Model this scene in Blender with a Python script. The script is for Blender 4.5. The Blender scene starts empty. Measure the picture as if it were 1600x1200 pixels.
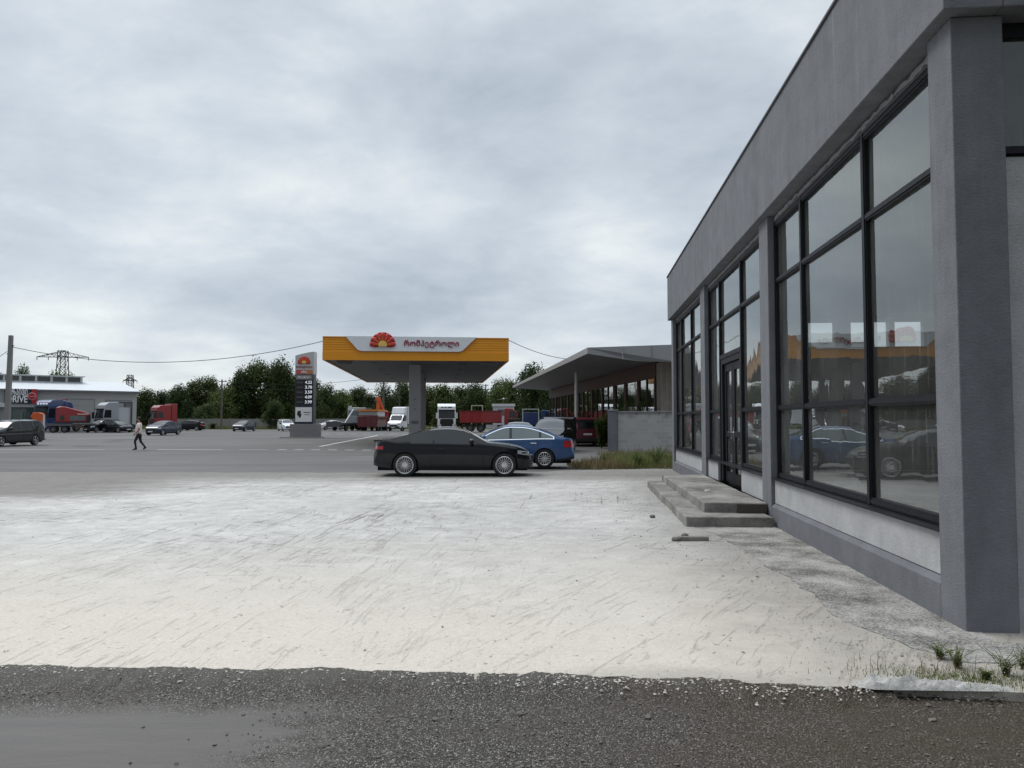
import bpy, bmesh, math, random
from mathutils import Vector, Matrix, noise as mnoise
random.seed(7)
PI = math.pi
R = math.radians
S = bpy.context.scene
COL = S.collection

# ------------------------------------------------------------------ camera, sky, sun, exposure
PITCH = math.atan(55/1200)
EYE = 1.65
cam_d = bpy.data.cameras.new('camera')
cam = bpy.data.objects.new('camera', cam_d); COL.objects.link(cam)
cam_d.sensor_width = 36; cam_d.lens = 27
cam_d.clip_start = 0.1; cam_d.clip_end = 6000
cam.location = (0, 0, EYE); cam.rotation_euler = (PI/2+PITCH, 0, 0)
S.camera = cam
S.render.resolution_x, S.render.resolution_y = 1024, 768
S.view_settings.view_transform = 'Standard'
S.view_settings.look = 'None'
S.view_settings.exposure = 0.22
S.view_settings.gamma = 1.0

SUN_EL, SUN_AZ = R(52), R(-60)          # azimuth from +Y towards +X
sun_d = bpy.data.lights.new('sun', 'SUN'); sun_d.energy = 1.35; sun_d.angle = R(28); sun_d.color = (1, .96, .9)
sun = bpy.data.objects.new('sun', sun_d); COL.objects.link(sun)
sdir = Vector((math.sin(SUN_AZ)*math.cos(SUN_EL), math.cos(SUN_AZ)*math.cos(SUN_EL), math.sin(SUN_EL)))
sun.rotation_euler = sdir.to_track_quat('Z', 'Y').to_euler()
sun.location = sdir*60

class NT:
    """small node-tree writer"""
    def __init__(s, tree): s.t = tree; s.n = tree.nodes; s.l = tree.links
    def add(s, kind, **kw):
        nd = s.n.new(kind)
        for k, v in kw.items(): setattr(nd, k, v)
        return nd
    def put(s, sock, v):
        if hasattr(v, 'is_linked') or isinstance(v, bpy.types.NodeSocket): s.l.new(v, sock)
        elif isinstance(v, (tuple, list)) and len(v) == 3 and sock.type == 'RGBA': sock.default_value = (*v, 1)
        else: sock.default_value = v
    def math(s, op, a, b=0.0, c=None, clamp=False):
        nd = s.add('ShaderNodeMath', operation=op, use_clamp=clamp)
        s.put(nd.inputs[0], a); s.put(nd.inputs[1], b)
        if c is not None: s.put(nd.inputs[2], c)
        return nd.outputs[0]
    def coord(s, which='Object'): return s.add('ShaderNodeTexCoord').outputs[which]
    def mapping(s, v, scale=(1, 1, 1), rot=(0, 0, 0), loc=(0, 0, 0)):
        nd = s.add('ShaderNodeMapping'); s.l.new(v, nd.inputs[0])
        nd.inputs['Scale'].default_value = scale; nd.inputs['Rotation'].default_value = rot; nd.inputs['Location'].default_value = loc
        return nd.outputs[0]
    def noise(s, v, scale, detail=5, rough=.55, dist=0.0):
        nd = s.add('ShaderNodeTexNoise'); s.l.new(v, nd.inputs['Vector'])
        nd.inputs['Scale'].default_value = scale; nd.inputs['Detail'].default_value = detail
        nd.inputs['Roughness'].default_value = rough; nd.inputs['Distortion'].default_value = dist
        return nd.outputs[0]
    def voronoi(s, v, scale, feature='F1', out='Distance'):
        nd = s.add('ShaderNodeTexVoronoi', feature=feature); s.l.new(v, nd.inputs['Vector'])
        nd.inputs['Scale'].default_value = scale
        return nd.outputs[out]
    def step(s, v, a, b):
        nd = s.add('ShaderNodeMapRange', interpolation_type='SMOOTHSTEP'); s.put(nd.inputs[0], v)
        nd.inputs[1].default_value = a; nd.inputs[2].default_value = b
        return nd.outputs[0]
    def ramp(s, v, stops):
        nd = s.add('ShaderNodeValToRGB'); s.put(nd.inputs[0], v)
        e = nd.color_ramp.elements
        while len(e) < len(stops): e.new(.5)
        for el, (p, c) in zip(e, stops): el.position = p; el.color = (*c, 1)
        return nd.outputs[0]
    def mix(s, f, a, b, mode='MIX'):
        nd = s.add('ShaderNodeMix', data_type='RGBA', blend_type=mode, clamp_factor=True)
        s.put(nd.inputs[0], f); s.put(nd.inputs[6], a); s.put(nd.inputs[7], b)
        return nd.outputs[2]
    def sep(s, v):
        nd = s.add('ShaderNodeSeparateXYZ'); s.l.new(v, nd.inputs[0]); return nd.outputs
    def bump(s, h, strength=.3, dist=.02, normal=None):
        nd = s.add('ShaderNodeBump'); s.put(nd.inputs['Height'], h)
        nd.inputs['Strength'].default_value = strength; nd.inputs['Distance'].default_value = dist
        if normal: s.l.new(normal, nd.inputs['Normal'])
        return nd.outputs[0]

# ---- overcast sky: Nishita sky behind a broken cloud layer
W = bpy.data.worlds.new('World'); S.world = W; W.use_nodes = True
w = NT(W.node_tree); w.n.clear()
sky = w.add('ShaderNodeTexSky', sky_type='NISHITA', sun_disc=False, sun_elevation=SUN_EL, sun_rotation=SUN_AZ)
d = w.coord('Generated')
x, y, z = w.sep(d)
zz = w.math('MAXIMUM', z, 0.0)
den = w.math('ADD', zz, .22)
cb = w.add('ShaderNodeCombineXYZ')
w.l.new(w.math('DIVIDE', x, den), cb.inputs[0]); w.l.new(w.math('DIVIDE', y, den), cb.inputs[1])
P = cb.outputs[0]
big = w.noise(w.mapping(P, (1, 1, 1), loc=(3.1, 1.7, 0)), .8, 3, .5, .4)
med = w.noise(w.mapping(P, (1, 1.1, 1), loc=(.4, 5.2, 1)), 2.1, 9, .60, .45)
rnd = w.noise(w.mapping(d, (1, 1, 2.1), loc=(2.2, 4.1, .6)), 3.6, 9, .56, .25)
med = w.math('ADD', w.math('MULTIPLY', med, .38), w.math('MULTIPLY', rnd, .62))
fine = w.noise(w.mapping(P, (1, 1.2, 1), loc=(7.7, .3, 2)), 5.5, 9, .62, .5)
v = w.math('ADD', w.math('MULTIPLY', big, .34), w.math('ADD', w.math('MULTIPLY', med, .60), w.math('MULTIPLY', fine, .06)))
v = w.math('MULTIPLY_ADD', v, 1.34, -.17)
def lobe(px, py, width, amount, v, flat=1.0):
    """a thinner (or thicker) place in the cloud layer, fixed in the sky at this direction"""
    u, q = (px-800)/1200, (600-py)/1200
    c, s_ = math.cos(PITCH), math.sin(PITCH)
    dv = Vector((u, c-q*s_, s_+q*c)).normalized()
    dx = w.math('SUBTRACT', x, dv.x); dz = w.math('MULTIPLY', w.math('SUBTRACT', z, dv.z), flat); dy = w.math('SUBTRACT', y, dv.y)
    r2 = w.math('ADD', w.math('ADD', w.math('MULTIPLY', dx, dx), w.math('MULTIPLY', dz, dz)), w.math('MULTIPLY', dy, dy))
    g = w.math('EXPONENT', w.math('MULTIPLY', r2, -1/(width*width)))
    return w.math('MULTIPLY_ADD', g, amount, v)
v = lobe(950, 440, .15, .14, v, 1.6)
v = lobe(660, 300, .12, .09, v, 1.8)
v = lobe(300, 60, .3, .07, v)
v = lobe(1000, 250, .15, -.07, v, 1.3)
v = lobe(500, 485, .17, -.10, v, 3.4)
v = lobe(100, 330, .25, -.05, v, 1.8)
v = lobe(130, 545, .14, .12, v, 2.5)
hor = w.math('EXPONENT', w.math('MULTIPLY', zz, -9.0))
v = w.math('MULTIPLY_ADD', hor, .07, v)
cloud = w.ramp(v, [(.26, (3.0, 3.45, 3.95)), (.42, (4.3, 4.85, 5.5)), (.55, (5.55, 6.1, 6.65)), (.67, (7.2, 7.65, 7.75)), (.80, (9.4, 9.6, 9.3))])
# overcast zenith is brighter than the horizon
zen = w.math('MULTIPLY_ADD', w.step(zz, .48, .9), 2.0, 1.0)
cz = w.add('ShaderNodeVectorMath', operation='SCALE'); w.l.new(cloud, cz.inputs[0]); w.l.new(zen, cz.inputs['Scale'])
# unseen sky behind the camera is dimmed to darken reflections and camera-facing sides
rear_dim = w.math('MULTIPLY_ADD', w.step(y, -.55, .25), .5, .5)
c2 = w.add('ShaderNodeVectorMath', operation='SCALE'); w.l.new(cz.outputs[0], c2.inputs[0]); w.l.new(w.math('MAXIMUM', rear_dim, w.step(zz, .55, .95)), c2.inputs['Scale'])
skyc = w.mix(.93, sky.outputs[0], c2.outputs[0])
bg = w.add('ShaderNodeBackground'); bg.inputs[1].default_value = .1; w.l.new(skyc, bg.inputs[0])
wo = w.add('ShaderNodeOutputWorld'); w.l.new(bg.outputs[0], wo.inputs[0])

# ------------------------------------------------------------------ materials
def pbr(name):
    m = bpy.data.materials.new(name); m.use_nodes = True
    t = NT(m.node_tree); b = t.n['Principled BSDF']
    return m, t, b
def plain(name, c, rough=.6, metal=0.0, var=.12, scale=3.0, bump=0.0, bscale=60, coat=0.0, spec=.5, emit=0.0, fine=None):
    m, t, b = pbr(name)
    o = t.coord()
    n = t.noise(o, scale, 6, .6)
    k = t.math('MULTIPLY_ADD', n, 2*var, 1-var)
    vm = t.add('ShaderNodeVectorMath', operation='SCALE'); t.put(vm.inputs[0], c); t.l.new(k, vm.inputs['Scale'])
    t.l.new(vm.outputs[0], b.inputs['Base Color'])
    rr = t.math('MULTIPLY_ADD', t.noise(o, scale*4, 4), .2, rough-.1, clamp=True)
    t.l.new(rr, b.inputs['Roughness'])
    b.inputs['Metallic'].default_value = metal
    b.inputs['Coat Weight'].default_value = coat; b.inputs['Coat Roughness'].default_value = .06
    b.inputs['Specular IOR Level'].default_value = spec
    if bump: t.l.new(t.bump(t.noise(o, bscale, 6, .6), bump, .01), b.inputs['Normal'])
    if emit:
        b.inputs['Emission Color'].default_value = (*c, 1); b.inputs['Emission Strength'].default_value = emit
    return m
M = {}
def paint(name, c, rough=.35, coat=.8): M[name] = plain(name, c, rough, .15, .05, 1.5, coat=coat, spec=.35)
paint('black_paint', (.003, .0038, .006), .22, .35)
paint('blue_paint', (.030, .085, .22), .35, .7)
paint('navy_paint', (.016, .024, .045)); paint('darkblue_paint', (.014, .022, .05)); paint('darkgreen_paint', (.018, .028, .03))
paint('red_paint', (.30, .018, .022)); paint('darkred_paint', (.13, .012, .018)); paint('maroon_paint', (.11, .010, .02))
paint('white_paint', (.72, .73, .74)); paint('silver_paint', (.36, .38, .40)); paint('grey_paint', (.24, .26, .27)); paint('truckblue_paint', (.025, .05, .14))
M['orange'] = plain('orange', (.62, .20, .02), .45, 0, .06, 1)
M['signorange'] = plain('signorange', (.80, .31, .006), .4, 0, .05, .8)
M['kiosk'] = plain('kiosk', (.60, .105, .022), .5)
M['rubber'] = plain('rubber', (.018, .018, .019), .85, 0, .2, 20)
M['alloy'] = plain('alloy', (.62, .63, .64), .28, .85, .06, 5)
M['darkwell'] = plain('darkwell', (.008, .008, .009), .9)
M['chrome'] = plain('chrome', (.75, .76, .77), .15, 1)
M['trim'] = plain('trim', (.012, .012, .013), .45)
M['carglass'] = plain('carglass', (.012, .015, .018), .05, 0, .02, 1, spec=.6, coat=.3)
M['sideglass'] = plain('sideglass', (.006, .009, .012), .05, 0, .02, 1, spec=.45)
M['clearglass'] = plain('clearglass', (.10, .13, .13), .06, 0, .25, 1.2, spec=.7)
M['headlight'] = plain('headlight', (.45, .47, .5), .1, .3, .3, 12, coat=1)
M['taillight'] = plain('taillight', (.36, .012, .02), .15, 0, .2, 9, coat=1)
M['plate'] = plain('plate', (.62, .63, .64), .4)
M['skin'] = plain('skin', (.36, .2, .14), .6); M['shirt'] = plain('shirt', (.78, .68, .63), .85, 0, .1, 8); M['trousers'] = plain('trousers', (.025, .022, .024), .85, 0, .2, 8)
M['hair'] = plain('hair', (.015, .012, .011), .7); M['darkcloth'] = plain('darkcloth', (.02, .022, .028), .9)
M['white_metal'] = plain('white_metal', (.62, .63, .64), .45); M['lightgrey'] = plain('lightgrey', (.5, .52, .53), .5, 0, .06)
M['midgrey'] = plain('midgrey', (.22, .22, .225), .6); M['darkgrey'] = plain('darkgrey', (.07, .072, .078), .6); M['steel'] = plain('steel', (.20, .21, .22), .45, .6)
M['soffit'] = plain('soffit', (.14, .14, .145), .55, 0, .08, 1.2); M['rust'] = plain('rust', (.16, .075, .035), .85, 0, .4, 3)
M['crimson'] = plain('crimson', (.30, .008, .045), .5); M['logored'] = plain('logored', (.52, .03, .025), .4, 0, .2, 3); M['logoyellow'] = plain('logoyellow', (.85, .55, .14), .4)
M['screen'] = plain('screen', (.022, .03, .05), .4); M['digits'] = plain('digits', (.8, .84, .9), .5, emit=.35)
M['signblack'] = plain('signblack', (.016, .017, .02), .5); M['signwhite'] = plain('signwhite', (.8, .8, .8), .5); M['signred'] = plain('signred', (.42, .018, .03), .5)
M['roadpaint'] = plain('roadpaint', (.5, .5, .48), .8, 0, .35, 5)
M['bark'] = plain('bark', (.07, .055, .042), .9, 0, .3, 6, .5); M['polewood'] = plain('polewood', (.12, .105, .09), .9, 0, .2, 4)
M['concretepole'] = plain('concretepole', (.23, .225, .215), .85, 0, .15, 2, .3); M['lattice'] = plain('lattice', (.05, .05, .052), .7)
M['wire'] = plain('wire', (.03, .03, .03), .8)
M['brownframe'] = plain('brownframe', (.085, .045, .038), .6); M['warehousewall'] = plain('warehousewall', (.46, .46, .44), .7, 0, .06, .5); M['roofsheet'] = plain('roofsheet', (.58, .60, .62), .45, 0, .06, .4)
M['frame'] = plain('frame', (.005, .006, .009), .5, 0, .2, 4, spec=.25); M['blackgap'] = plain('blackgap', (.01, .01, .01), .9)
M['inside'] = plain('inside', (.20, .20, .19), .9, 0, .12, .7); M['insidefloor'] = plain('insidefloor', (.16, .155, .145), .8, 0, .3, 1)

def render_wall(name, c, streak=.42, bumpy=.6):
    """painted rough render with vertical runs and trowelled grain"""
    m, t, b = pbr(name); o = t.coord()
    n = t.noise(o, 2.3, 9, .72); st = t.noise(t.mapping(o, (3.2, 3.2, .28)), 1.5, 6, .6); f = t.noise(o, 45, 6, .7)
    k = t.math('ADD', t.math('MULTIPLY_ADD', n, .7, .50), t.math('MULTIPLY', t.math('SUBTRACT', st, .5), streak))
    k = t.math('ADD', k, t.math('MULTIPLY', t.math('SUBTRACT', f, .5), .35))
    vm = t.add('ShaderNodeVectorMath', operation='SCALE'); t.put(vm.inputs[0], c); t.l.new(k, vm.inputs['Scale'])
    pale = t.step(t.noise(t.mapping(o, (4, 4, .22), loc=(2, 1, 0)), 1.6, 5, .6), .62, .78)
    col = t.mix(t.math('MULTIPLY', pale, .22), vm.outputs[0], (.42, .42, .40))
    t.l.new(col, b.inputs['Base Color']); b.inputs['Roughness'].default_value = .88; b.inputs['Specular IOR Level'].default_value = .25
    h = t.math('ADD', t.math('MULTIPLY', t.noise(t.mapping(o, (1, 1, 2.2)), 26, 8, .7), .7), t.math('MULTIPLY', t.noise(o, 4, 4), .5))
    t.l.new(t.bump(h, bumpy, .02), b.inputs['Normal'])
    return m
M['greyrender'] = render_wall('greyrender', (.190, .199, .218)); M['palerender'] = render_wall('palerender', (.47, .475, .485), .12)
M['plinthrender'] = render_wall('plinthrender', (.175, .180, .196), .15); M['stainedrender'] = render_wall('stainedrender', (.38, .34, .29), .9)

def glass_mat(name, tint=(.62, .66, .64), base=.12, dirt=.10):
    m, t, b = pbr(name); o = t.coord()
    lw = t.add('ShaderNodeLayerWeight'); lw.inputs[0].default_value = .5
    fac = t.math('MULTIPLY_ADD', t.math('POWER', lw.outputs['Facing'], 4.0), .95, base, clamp=True)
    tr = t.add('ShaderNodeBsdfTransparent'); tr.inputs[0].default_value = (*tint, 1)
    gl = t.add('ShaderNodeBsdfGlossy'); gl.inputs['Roughness'].default_value = .012; gl.inputs[0].default_value = (.93, .97, .96, 1)
    wv = t.noise(o, .8, 3); t.l.new(t.bump(wv, .05, .06), gl.inputs['Normal'])
    mx = t.add('ShaderNodeMixShader'); t.l.new(fac, mx.inputs[0]); t.l.new(tr.outputs[0], mx.inputs[1]); t.l.new(gl.outputs[0], mx.inputs[2])
    df = t.add('ShaderNodeBsdfDiffuse'); df.inputs[0].default_value = (.34, .35, .34, 1)
    runs = t.step(t.noise(t.mapping(o, (9, 9, .45)), 2.2, 5, .65), .52, .8); cloudy = t.noise(o, 1.3, 5)
    dm = t.math('MULTIPLY', t.math('ADD', t.math('MULTIPLY', runs, 1.3), cloudy), dirt, clamp=True)
    m2 = t.add('ShaderNodeMixShader'); t.l.new(dm, m2.inputs[0]); t.l.new(mx.outputs[0], m2.inputs[1]); t.l.new(df.outputs[0], m2.inputs[2])
    out = t.n['Material Output']; t.l.new(m2.outputs[0], out.inputs[0]); t.n.remove(b)
    return m
M['glass'] = glass_mat('glass', base=.14, dirt=.20); M['shopglass'] = glass_mat('shopglass', (.35, .38, .37), .16, .05)

def leaf_mat(name, a, b_, trans=.25):
    m, t, b = pbr(name)
    g = t.add('ShaderNodeNewGeometry'); o = t.coord()
    col = t.mix(g.outputs['Random Per Island'], a, b_)
    oi = t.add('ShaderNodeObjectInfo')
    col = t.mix(t.math('MULTIPLY', oi.outputs['Random'], .45), col, (.085, .10, .022))
    big = t.noise(o, .45, 3)
    k = t.math('MULTIPLY', t.math('MULTIPLY_ADD', big, 1.2, .4), t.math('MULTIPLY_ADD', oi.outputs['Random'], .55, .72))
    vm = t.add('ShaderNodeVectorMath', operation='SCALE'); t.l.new(col, vm.inputs[0]); t.l.new(k, vm.inputs['Scale'])
    t.l.new(vm.outputs[0], b.inputs['Base Color']); b.inputs['Roughness'].default_value = .7
    b.inputs['Specular IOR Level'].default_value = .2
    tl = t.add('ShaderNodeBsdfTranslucent'); t.l.new(vm.outputs[0], tl.inputs[0])
    mx = t.add('ShaderNodeMixShader'); mx.inputs[0].default_value = trans
    t.l.new(b.outputs[0], mx.inputs[1]); t.l.new(tl.outputs[0], mx.inputs[2])
    t.l.new(mx.outputs[0], t.n['Material Output'].inputs[0])
    return m
M['leaf_dark'] = leaf_mat('leaf_dark', (.022, .042, .014), (.052, .082, .028)); M['leaf_mid'] = leaf_mat('leaf_mid', (.03, .06, .018), (.072, .108, .034))
M['leaf_bright'] = leaf_mat('leaf_bright', (.07, .14, .028), (.15, .23, .055)); M['weed'] = leaf_mat('weed', (.085, .125, .035), (.17, .20, .075), .3)
M['drygrass'] = leaf_mat('drygrass', (.16, .12, .06), (.26, .21, .11), .3)

# ------------------------------------------------------------------ mesh helpers
class MB:
    def __init__(s): s.v = []; s.f = []; s.mi = []
    def add(s, vs, fs, mi=0):
        o = len(s.v); s.v += [tuple(p) for p in vs]
        for f in fs: s.f.append(tuple(o+i for i in f)); s.mi.append(mi)
        return s
    def box(s, x0, x1, y0, y1, z0, z1, mi=0):
        return s.add([(x0, y0, z0), (x1, y0, z0), (x1, y1, z0), (x0, y1, z0), (x0, y0, z1), (x1, y0, z1), (x1, y1, z1), (x0, y1, z1)],
                     [(3, 2, 1, 0), (4, 5, 6, 7), (0, 1, 5, 4), (1, 2, 6, 5), (2, 3, 7, 6), (3, 0, 4, 7)], mi)
    def prism(s, poly, a0, a1, axis='y', mi=0):
        """poly of 2-D points extruded along an axis: y -> (x,z), x -> (y,z), z -> (x,y)"""
        n = len(poly)
        def pt(p, a): return (p[0], a, p[1]) if axis == 'y' else (a, p[0], p[1]) if axis == 'x' else (p[0], p[1], a)
        vs = [pt(p, a0) for p in poly]+[pt(p, a1) for p in poly]
        fs = [tuple(range(n))[::-1], tuple(range(n, 2*n))]+[(i, (i+1) % n, n+(i+1) % n, n+i) for i in range(n)]
        return s.add(vs, fs, mi)
    def bar(s, p, q, r, n=6, r2=None, mi=0):
        p, q = Vector(p), Vector(q); dvec = (q-p)
        if dvec.length < 1e-6: return s
        dvec.normalize(); a = dvec.orthogonal().normalized(); b = dvec.cross(a); r2 = r if r2 is None else r2
        vs = [p+(a*math.cos(2*PI*i/n)+b*math.sin(2*PI*i/n))*r for i in range(n)]+[q+(a*math.cos(2*PI*i/n)+b*math.sin(2*PI*i/n))*r2 for i in range(n)]
        return s.add(vs, [(i, (i+1) % n, n+(i+1) % n, n+i) for i in range(n)]+[tuple(range(n))[::-1], tuple(range(n, 2*n))], mi)
    def tube(s, pts, r, n=6):
        for a, b in zip(pts, pts[1:]): s.bar(a, b, r, n)
        return s
    def lathe(s, prof, n=24, axis='y', c=(0, 0, 0), mi=0):
        """profile [(a, r)] turned round an axis through c"""
        vs = []
        for a, r in prof:
            for i in range(n):
                q = 2*PI*i/n; u, v_ = r*math.cos(q), r*math.sin(q)
                vs.append((c[0]+u, c[1]+a, c[2]+v_) if axis == 'y' else (c[0]+u, c[1]+v_, c[2]+a) if axis == 'z' else (c[0]+a, c[1]+u, c[2]+v_))
        fs = [(j*n+i, j*n+(i+1) % n, (j+1)*n+(i+1) % n, (j+1)*n+i) for j in range(len(prof)-1) for i in range(n)]
        return s.add(vs, fs, mi)
    def grid(s, rows, mi=0):
        n = len(rows[0]); vs = [p for r in rows for p in r]
        return s.add(vs, [(j*n+i, j*n+i+1, (j+1)*n+i+1, (j+1)*n+i) for j in range(len(rows)-1) for i in range(n-1)], mi)
    def blob(s, c, r, seed=0, sub=1, sq=(1, 1, 1), rough=.25):
        bm = bmesh.new(); bmesh.ops.create_icosphere(bm, subdivisions=sub, radius=1)
        rr = random.Random(seed)
        vs = [(c[0]+v_.co.x*r*sq[0]*(1+rr.uniform(-rough, rough)), c[1]+v_.co.y*r*sq[1]*(1+rr.uniform(-rough, rough)), c[2]+v_.co.z*r*sq[2]*(1+rr.uniform(-rough, rough))) for v_ in bm.verts]
        fs = [tuple(v_.index for v_ in f.verts) for f in bm.faces]; bm.free()
        return s.add(vs, fs)
    def mesh(s, name, mats, smooth=None, fix=True):
        me = bpy.data.meshes.new(name); me.from_pydata(s.v, [], s.f)
        for m in (mats if isinstance(mats, (list, tuple)) else [mats]): me.materials.append(M[m] if isinstance(m, str) else m)
        if any(s.mi): me.polygons.foreach_set('material_index', s.mi)
        if fix:
            bm = bmesh.new(); bm.from_mesh(me); bmesh.ops.recalc_face_normals(bm, faces=bm.faces); bm.to_mesh(me); bm.free()
        if smooth is not None:
            me.polygons.foreach_set('use_smooth', [True]*len(me.polygons)); me.set_sharp_from_angle(angle=R(smooth))
        me.update(); return me
    def build(s, name, mats, parent=None, smooth=None, bev=0, loc=None, rot=None, fix=True, seg=2, **props):
        o = bpy.data.objects.new(name, s.mesh(name, mats, smooth, fix)); COL.objects.link(o)
        if parent: o.parent = parent
        if loc: o.location = loc
        if rot: o.rotation_euler = rot
        if bev:
            md = o.modifiers.new('bevel', 'BEVEL'); md.width = bev; md.segments = seg; md.limit_method = 'ANGLE'; md.angle_limit = R(40)
            o.data.polygons.foreach_set('use_smooth', [True]*len(o.data.polygons)); md.harden_normals = True
        for k, v_ in props.items(): o[k] = v_
        return o
def thing(name, label, cat, loc=(0, 0, 0), rz=0.0, group=None, kind=None):
    o = bpy.data.objects.new(name, None); COL.objects.link(o); o.empty_display_size = .2
    o.location = loc; o.rotation_euler = (0, 0, rz); o['label'] = label; o['category'] = cat
    if group: o['group'] = group
    if kind: o['kind'] = kind
    return o
def tag(o, label=None, cat=None, group=None, kind=None):
    if label: o['label'] = label
    if cat: o['category'] = cat
    if group: o['group'] = group
    if kind: o['kind'] = kind
    return o
def copy_thing(src, loc, rz=0, scale=None, label=None):
    r = src.copy(); COL.objects.link(r); r.location = loc; r.rotation_euler = (0, 0, rz)
    if scale: r.scale = scale
    if label: r['label'] = label
    for ch in list(src.children):
        c = ch.copy(); COL.objects.link(c); c.parent = r
        for g in list(ch.children):
            e = g.copy(); COL.objects.link(e); e.parent = c
    return r
def text_mesh(body, size, extrude, name, mat, parent, loc, rot=(PI/2, 0, 0), width=None, align='CENTER', bold=0.0, shear=0.0):
    cu = bpy.data.curves.new(name, 'FONT'); cu.body = body; cu.size = size; cu.extrude = extrude; cu.align_x = align; cu.align_y = 'CENTER'
    cu.shear = shear
    tmp = bpy.data.objects.new(name+'_curve', cu); COL.objects.link(tmp)
    bpy.context.view_layer.update()
    dg = bpy.context.evaluated_depsgraph_get()
    me = bpy.data.meshes.new_from_object(tmp.evaluated_get(dg)); bpy.data.objects.remove(tmp)
    me.materials.clear(); me.materials.append(M[mat])
    if bold:
        bm = bmesh.new()
        for k, (dx, dy) in enumerate([(0, 0), (bold, 0), (-bold, 0), (0, bold), (0, -bold), (bold*.7, bold*.7), (-bold*.7, -bold*.7), (bold*.7, -bold*.7), (-bold*.7, bold*.7)]):
            n0 = len(bm.verts); bm.from_mesh(me); bm.verts.ensure_lookup_table()
            for v_ in bm.verts[n0:]: v_.co.x += dx*size; v_.co.y += dy*size; v_.co.z += .0012*k
        bm.to_mesh(me); bm.free()
    o = bpy.data.objects.new(name, me); COL.objects.link(o); o.parent = parent; o.location = loc; o.rotation_euler = rot
    if width and len(me.vertices):
        xs = [v_.co.x for v_ in me.vertices]; k = width/(max(xs)-min(xs)); o.scale = (k, k, 1)
    return o
def interp(pts, x):
    if x <= pts[0][0]: return pts[0][1]
    for (a, b), (c, d_) in zip(pts, pts[1:]):
        if x <= c:
            t = (x-a)/(c-a); return b+(d_-b)*t
    return pts[-1][1]
def smooth_curve(pts):
    """monotone-ish cubic through points: returns f(x)"""
    n = len(pts); m_ = []
    for i in range(n):
        if i == 0: m_.append((pts[1][1]-pts[0][1])/(pts[1][0]-pts[0][0]))
        elif i == n-1: m_.append((pts[-1][1]-pts[-2][1])/(pts[-1][0]-pts[-2][0]))
        else:
            a = (pts[i][1]-pts[i-1][1])/(pts[i][0]-pts[i-1][0]); b = (pts[i+1][1]-pts[i][1])/(pts[i+1][0]-pts[i][0])
            m_.append((a+b)/2 if a*b > 0 else 0.0)
    def f(x):
        if x <= pts[0][0]: return pts[0][1]
        for i in range(n-1):
            x0, x1 = pts[i][0], pts[i+1][0]
            if x <= x1:
                h = x1-x0; t = (x-x0)/h
                return (2*t**3-3*t*t+1)*pts[i][1]+(t**3-2*t*t+t)*h*m_[i]+(-2*t**3+3*t*t)*pts[i+1][1]+(t**3-t*t)*h*m_[i+1]
        return pts[-1][1]
    return f
# a pixel of the 1600x1200 photograph at distance Y, used to read real positions off the photograph
def at(px, py, Y):
    u, q = (px-800)/1200, (600-py)/1200
    c, s_ = math.cos(PITCH), math.sin(PITCH)
    k = Y/(c-q*s_)
    return Vector((u*k, Y, EYE+(s_+q*c)*k))

# ------------------------------------------------------------------ the ground
PHI = math.atan(107/1200)                    # direction of the grey building and its yard
def ragged(pts, step, amp, seed, z=0.0):
    """resample a closed outline and roughen it"""
    out = []
    n = len(pts)
    for i in range(n):
        a, b = Vector(pts[i]), Vector(pts[(i+1) % n]); L = (b-a).length; k = max(1, int(L/step))
        nx = Vector((-(b-a).y, (b-a).x)).normalized() if L > 1e-6 else Vector((0, 0))
        for j in range(k):
            p = a+(b-a)*(j/k)
            q = mnoise.noise(Vector((p.x*1.3, p.y*1.3, seed)))*.6+mnoise.noise(Vector((p.x*5, p.y*5, seed+3)))*.3+mnoise.noise(Vector((p.x*14, p.y*14, seed+5)))*.2
            e = 1 if 0 < j else 0
            out.append(tuple(p+nx*q*amp*e))
    return out
def sheet(name, outline, ztop, zbot, mat, **props):
    m = MB(); n = len(outline)
    m.add([(p[0], p[1], ztop) for p in outline]+[(p[0], p[1], zbot) for p in outline], [tuple(range(n))]+[(i, n+i, n+(i+1) % n, (i+1) % n) for i in range(n)])
    return m.build(name, mat, **props)

m_, t, b = pbr('farground'); o = t.coord()
col = t.mix(t.noise(o, .02, 6), (.10, .10, .06), (.20, .18, .13)); t.l.new(col, b.inputs['Base Color']); b.inputs['Roughness'].default_value = .95; M['farground'] = m_

m_, t, b = pbr('asphalt'); o = t.coord()
n1 = t.noise(o, .12, 7, .6); n2 = t.noise(t.mapping(o, (.05, .6, 1)), 1.4, 6, .6); n3 = t.noise(o, 14, 5, .7)
k = t.math('ADD', t.math('ADD', t.math('MULTIPLY', n1, .55), t.math('MULTIPLY', n2, .45)), t.math('MULTIPLY', n3, .25))
col = t.ramp(k, [(.42, (.052, .050, .047)), (.6, (.084, .081, .077)), (.78, (.135, .131, .125))])
patch = t.step(t.noise(t.mapping(o, (.12, .5, 1), loc=(5, 2, 0)), 1.1, 4, .5), .64, .70)
col = t.mix(t.math('MULTIPLY', patch, .45), col, (.06, .06, .06))
t.l.new(col, b.inputs['Base Color']); b.inputs['Roughness'].default_value = .8
t.l.new(t.bump(n3, .25, .01), b.inputs['Normal']); M['asphalt'] = m_

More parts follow.
